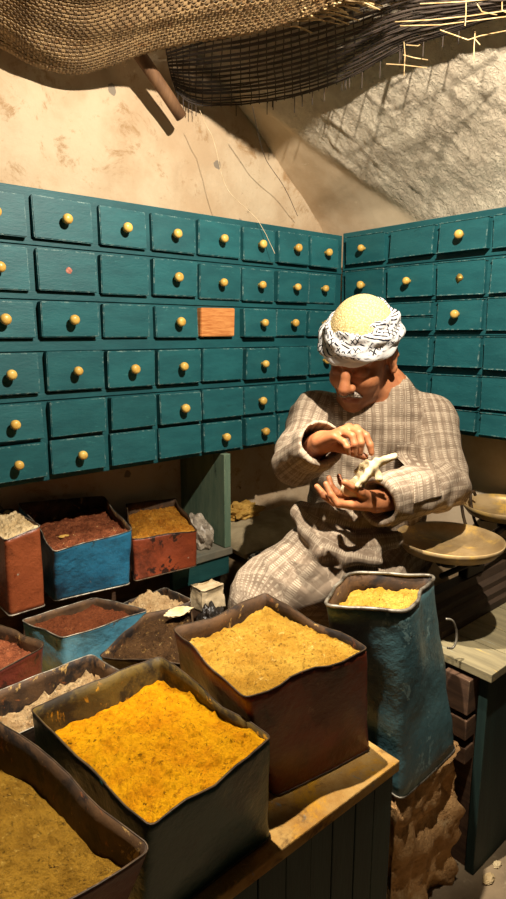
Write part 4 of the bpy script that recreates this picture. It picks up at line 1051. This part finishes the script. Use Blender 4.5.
for (pts, lab, m, r) in [
    ([(-.571, .10, 2.086), (-.545, .10, 2.045), (-.521, .095, 2.004), (-.474, .09, 1.87), (-.43, -.015, 1.76), (-.395, -.06, 1.655)], 'long pale thread hanging from the pole down over the long cabinet', 'thread', .0009),
    ([(-.44, .0, 2.10), (-.30, .10, 2.00), (-.16, .15, 1.93), (-.04, .20, 1.85)], 'dark cord slanting down the plaster from the dark mat', 'straw_dark', .0011)]:
    mb = MB(); P = catmull(pts, 8); P = [p + np.array([.002 * nz(i * .4, 0, 1), .002 * nz(i * .4, 3, 1), 0]) for i, p in enumerate(P)]; mb.tube(P, r, 5)
    tag(mb.build('dark_string' if m != 'thread' else 'hanging_thread', M[m], None, True), lab, 'cord')
# loose straw at the frayed end of the reed mat and along the dark mat
mb = MB()
for a in range(90):
    u = .86 + .14 * random.random(); v = random.random() * .55; p = mat_pt(min(1, u), v)
    d = np.array([.10 + .08 * random.random(), -.05 + .06 * random.random() - .03, .03 * random.random() - .005]) * random.uniform(.4, 1.0)
    mb.tube([p + np.array([0, 0, -.006]), p + d * .5 + np.array([0, 0, .004]), p + d], random.uniform(.0012, .0024), 5)
tag(mb.build('loose_straw', M['straw'], None, True, recalc=False), 'bright loose straw ends fraying from the reed mat', 'straw', kind='stuff')
def straws(name, chains, label, r=.0013):
    mb = MB()
    for P in chains: mb.tube([np.array(p) for p in P], r, 6)
    return tag(mb.build(name, M['straw'], None, True, recalc=False), label, 'straw', 'dangling straws')
straws('dangling_straw', [[(-0.3164, -0.4768, 2.1598), (-0.3186, -0.4836, 2.1259), (-0.3275, -0.49, 2.0711)], [(-0.3601, -0.4545, 2.1024), (-0.326, -0.484, 2.0998), (-0.2783, -0.5264, 2.092)], [(-0.3227, -0.4802, 2.1259), (-0.2994, -0.5019, 2.1181), (-0.2737, -0.525, 2.1128)], [(-0.3225, -0.4883, 2.1472), (-0.2986, -0.5091, 2.1446), (-0.2829, -0.5191, 2.1575)]], 'crossed straws dangling from the dark mat above the rough plaster')
straws('dangling_straw', [[(-0.4126, -0.6507, 2.1009), (-0.3653, -0.6967, 2.0778), (-0.3426, -0.7136, 2.0871), (-0.287, -0.7572, 2.1009)], [(-0.3504, -0.7046, 2.0963), (-0.3569, -0.7086, 2.0594), (-0.3604, -0.7127, 2.0316)], [(-0.354, -0.7052, 2.0824), (-0.3452, -0.7167, 2.0663)]], 'bent straws dangling at the upper right, nearest the frame edge')
straws('dangling_straw', [[(-0.4911, -0.5795, 2.1194), (-0.4372, -0.6387, 2.1188), (-0.3949, -0.7163, 2.1123), (-0.3411, -0.7879, 2.1151)], [(-0.4833, -0.5884, 2.1102), (-0.4208, -0.6555, 2.1074), (-0.3786, -0.7324, 2.1033), (-0.3428, -0.7899, 2.1018)], [(-0.4692, -0.6316, 2.1447), (-0.4083, -0.6969, 2.1437), (-0.3375, -0.7836, 2.1438)], [(-0.3973, -0.7051, 2.1482), (-0.4007, -0.7091, 2.1213), (-0.4064, -0.7123, 2.0899)], [(-0.3793, -0.7227, 2.1392), (-0.3728, -0.7327, 2.1213), (-0.3475, -0.7559, 2.1145)], [(-0.3456, -0.7648, 2.1382), (-0.3478, -0.7675, 2.1204), (-0.3386, -0.7776, 2.1115)]], 'bundle of lit straw stalks along the edge of the dark mat at top right')


# ------------------------------------------------------------------ light: two spotlights, as in the show cave of a shop, and a dim warm surround
def spot(name, loc, aim, power, ang, blend, col, rad):
    L = bpy.data.lights.new(name, 'SPOT'); L.energy = power; L.spot_size = math.radians(ang); L.spot_blend = blend; L.color = col; L.shadow_soft_size = rad
    o = bpy.data.objects.new(name, L); COL.objects.link(o); o.location = loc
    o.rotation_euler = (Vector(aim) - Vector(loc)).to_track_quat('-Z', 'Y').to_euler(); return o
spot('wall_spotlight', (-.92, -1.20, 2.28), (-.5, .05, 1.52), 185, 106, .25, (1.0, .90, .76), .014)
spot('bench_spotlight', (-1.32, -.75, 2.70), (-1.12, -.78, .72), 380, 47, .35, (1.0, .90, .76), .014)
W = bpy.data.worlds.new('dim_surround'); SC.world = W; W.use_nodes = True
W.node_tree.nodes['Background'].inputs[0].default_value = (1.0, .82, .62, 1); W.node_tree.nodes['Background'].inputs[1].default_value = .022

# ------------------------------------------------------------------ camera
cd = bpy.data.cameras.new('camera'); cam = bpy.data.objects.new('camera', cd); COL.objects.link(cam); SC.camera = cam
cd.sensor_fit = 'VERTICAL'; cd.sensor_height = 36.0; cd.lens = 36.0 * 595 / 899; cd.clip_start = .02
th = math.atan(116 / 595); az = math.radians(49.7)
fw = Vector((math.cos(az) * math.cos(th), math.sin(az) * math.cos(th), -math.sin(th)))
cam.location = (-1.759, -1.558, 1.40); cam.rotation_euler = fw.to_track_quat('-Z', 'Y').to_euler()
SC.view_settings.view_transform = 'Standard'; SC.view_settings.look = 'None'; SC.view_settings.gamma = 1.0
SC.view_settings.use_curve_mapping = False; SC.view_settings.exposure = 0.0
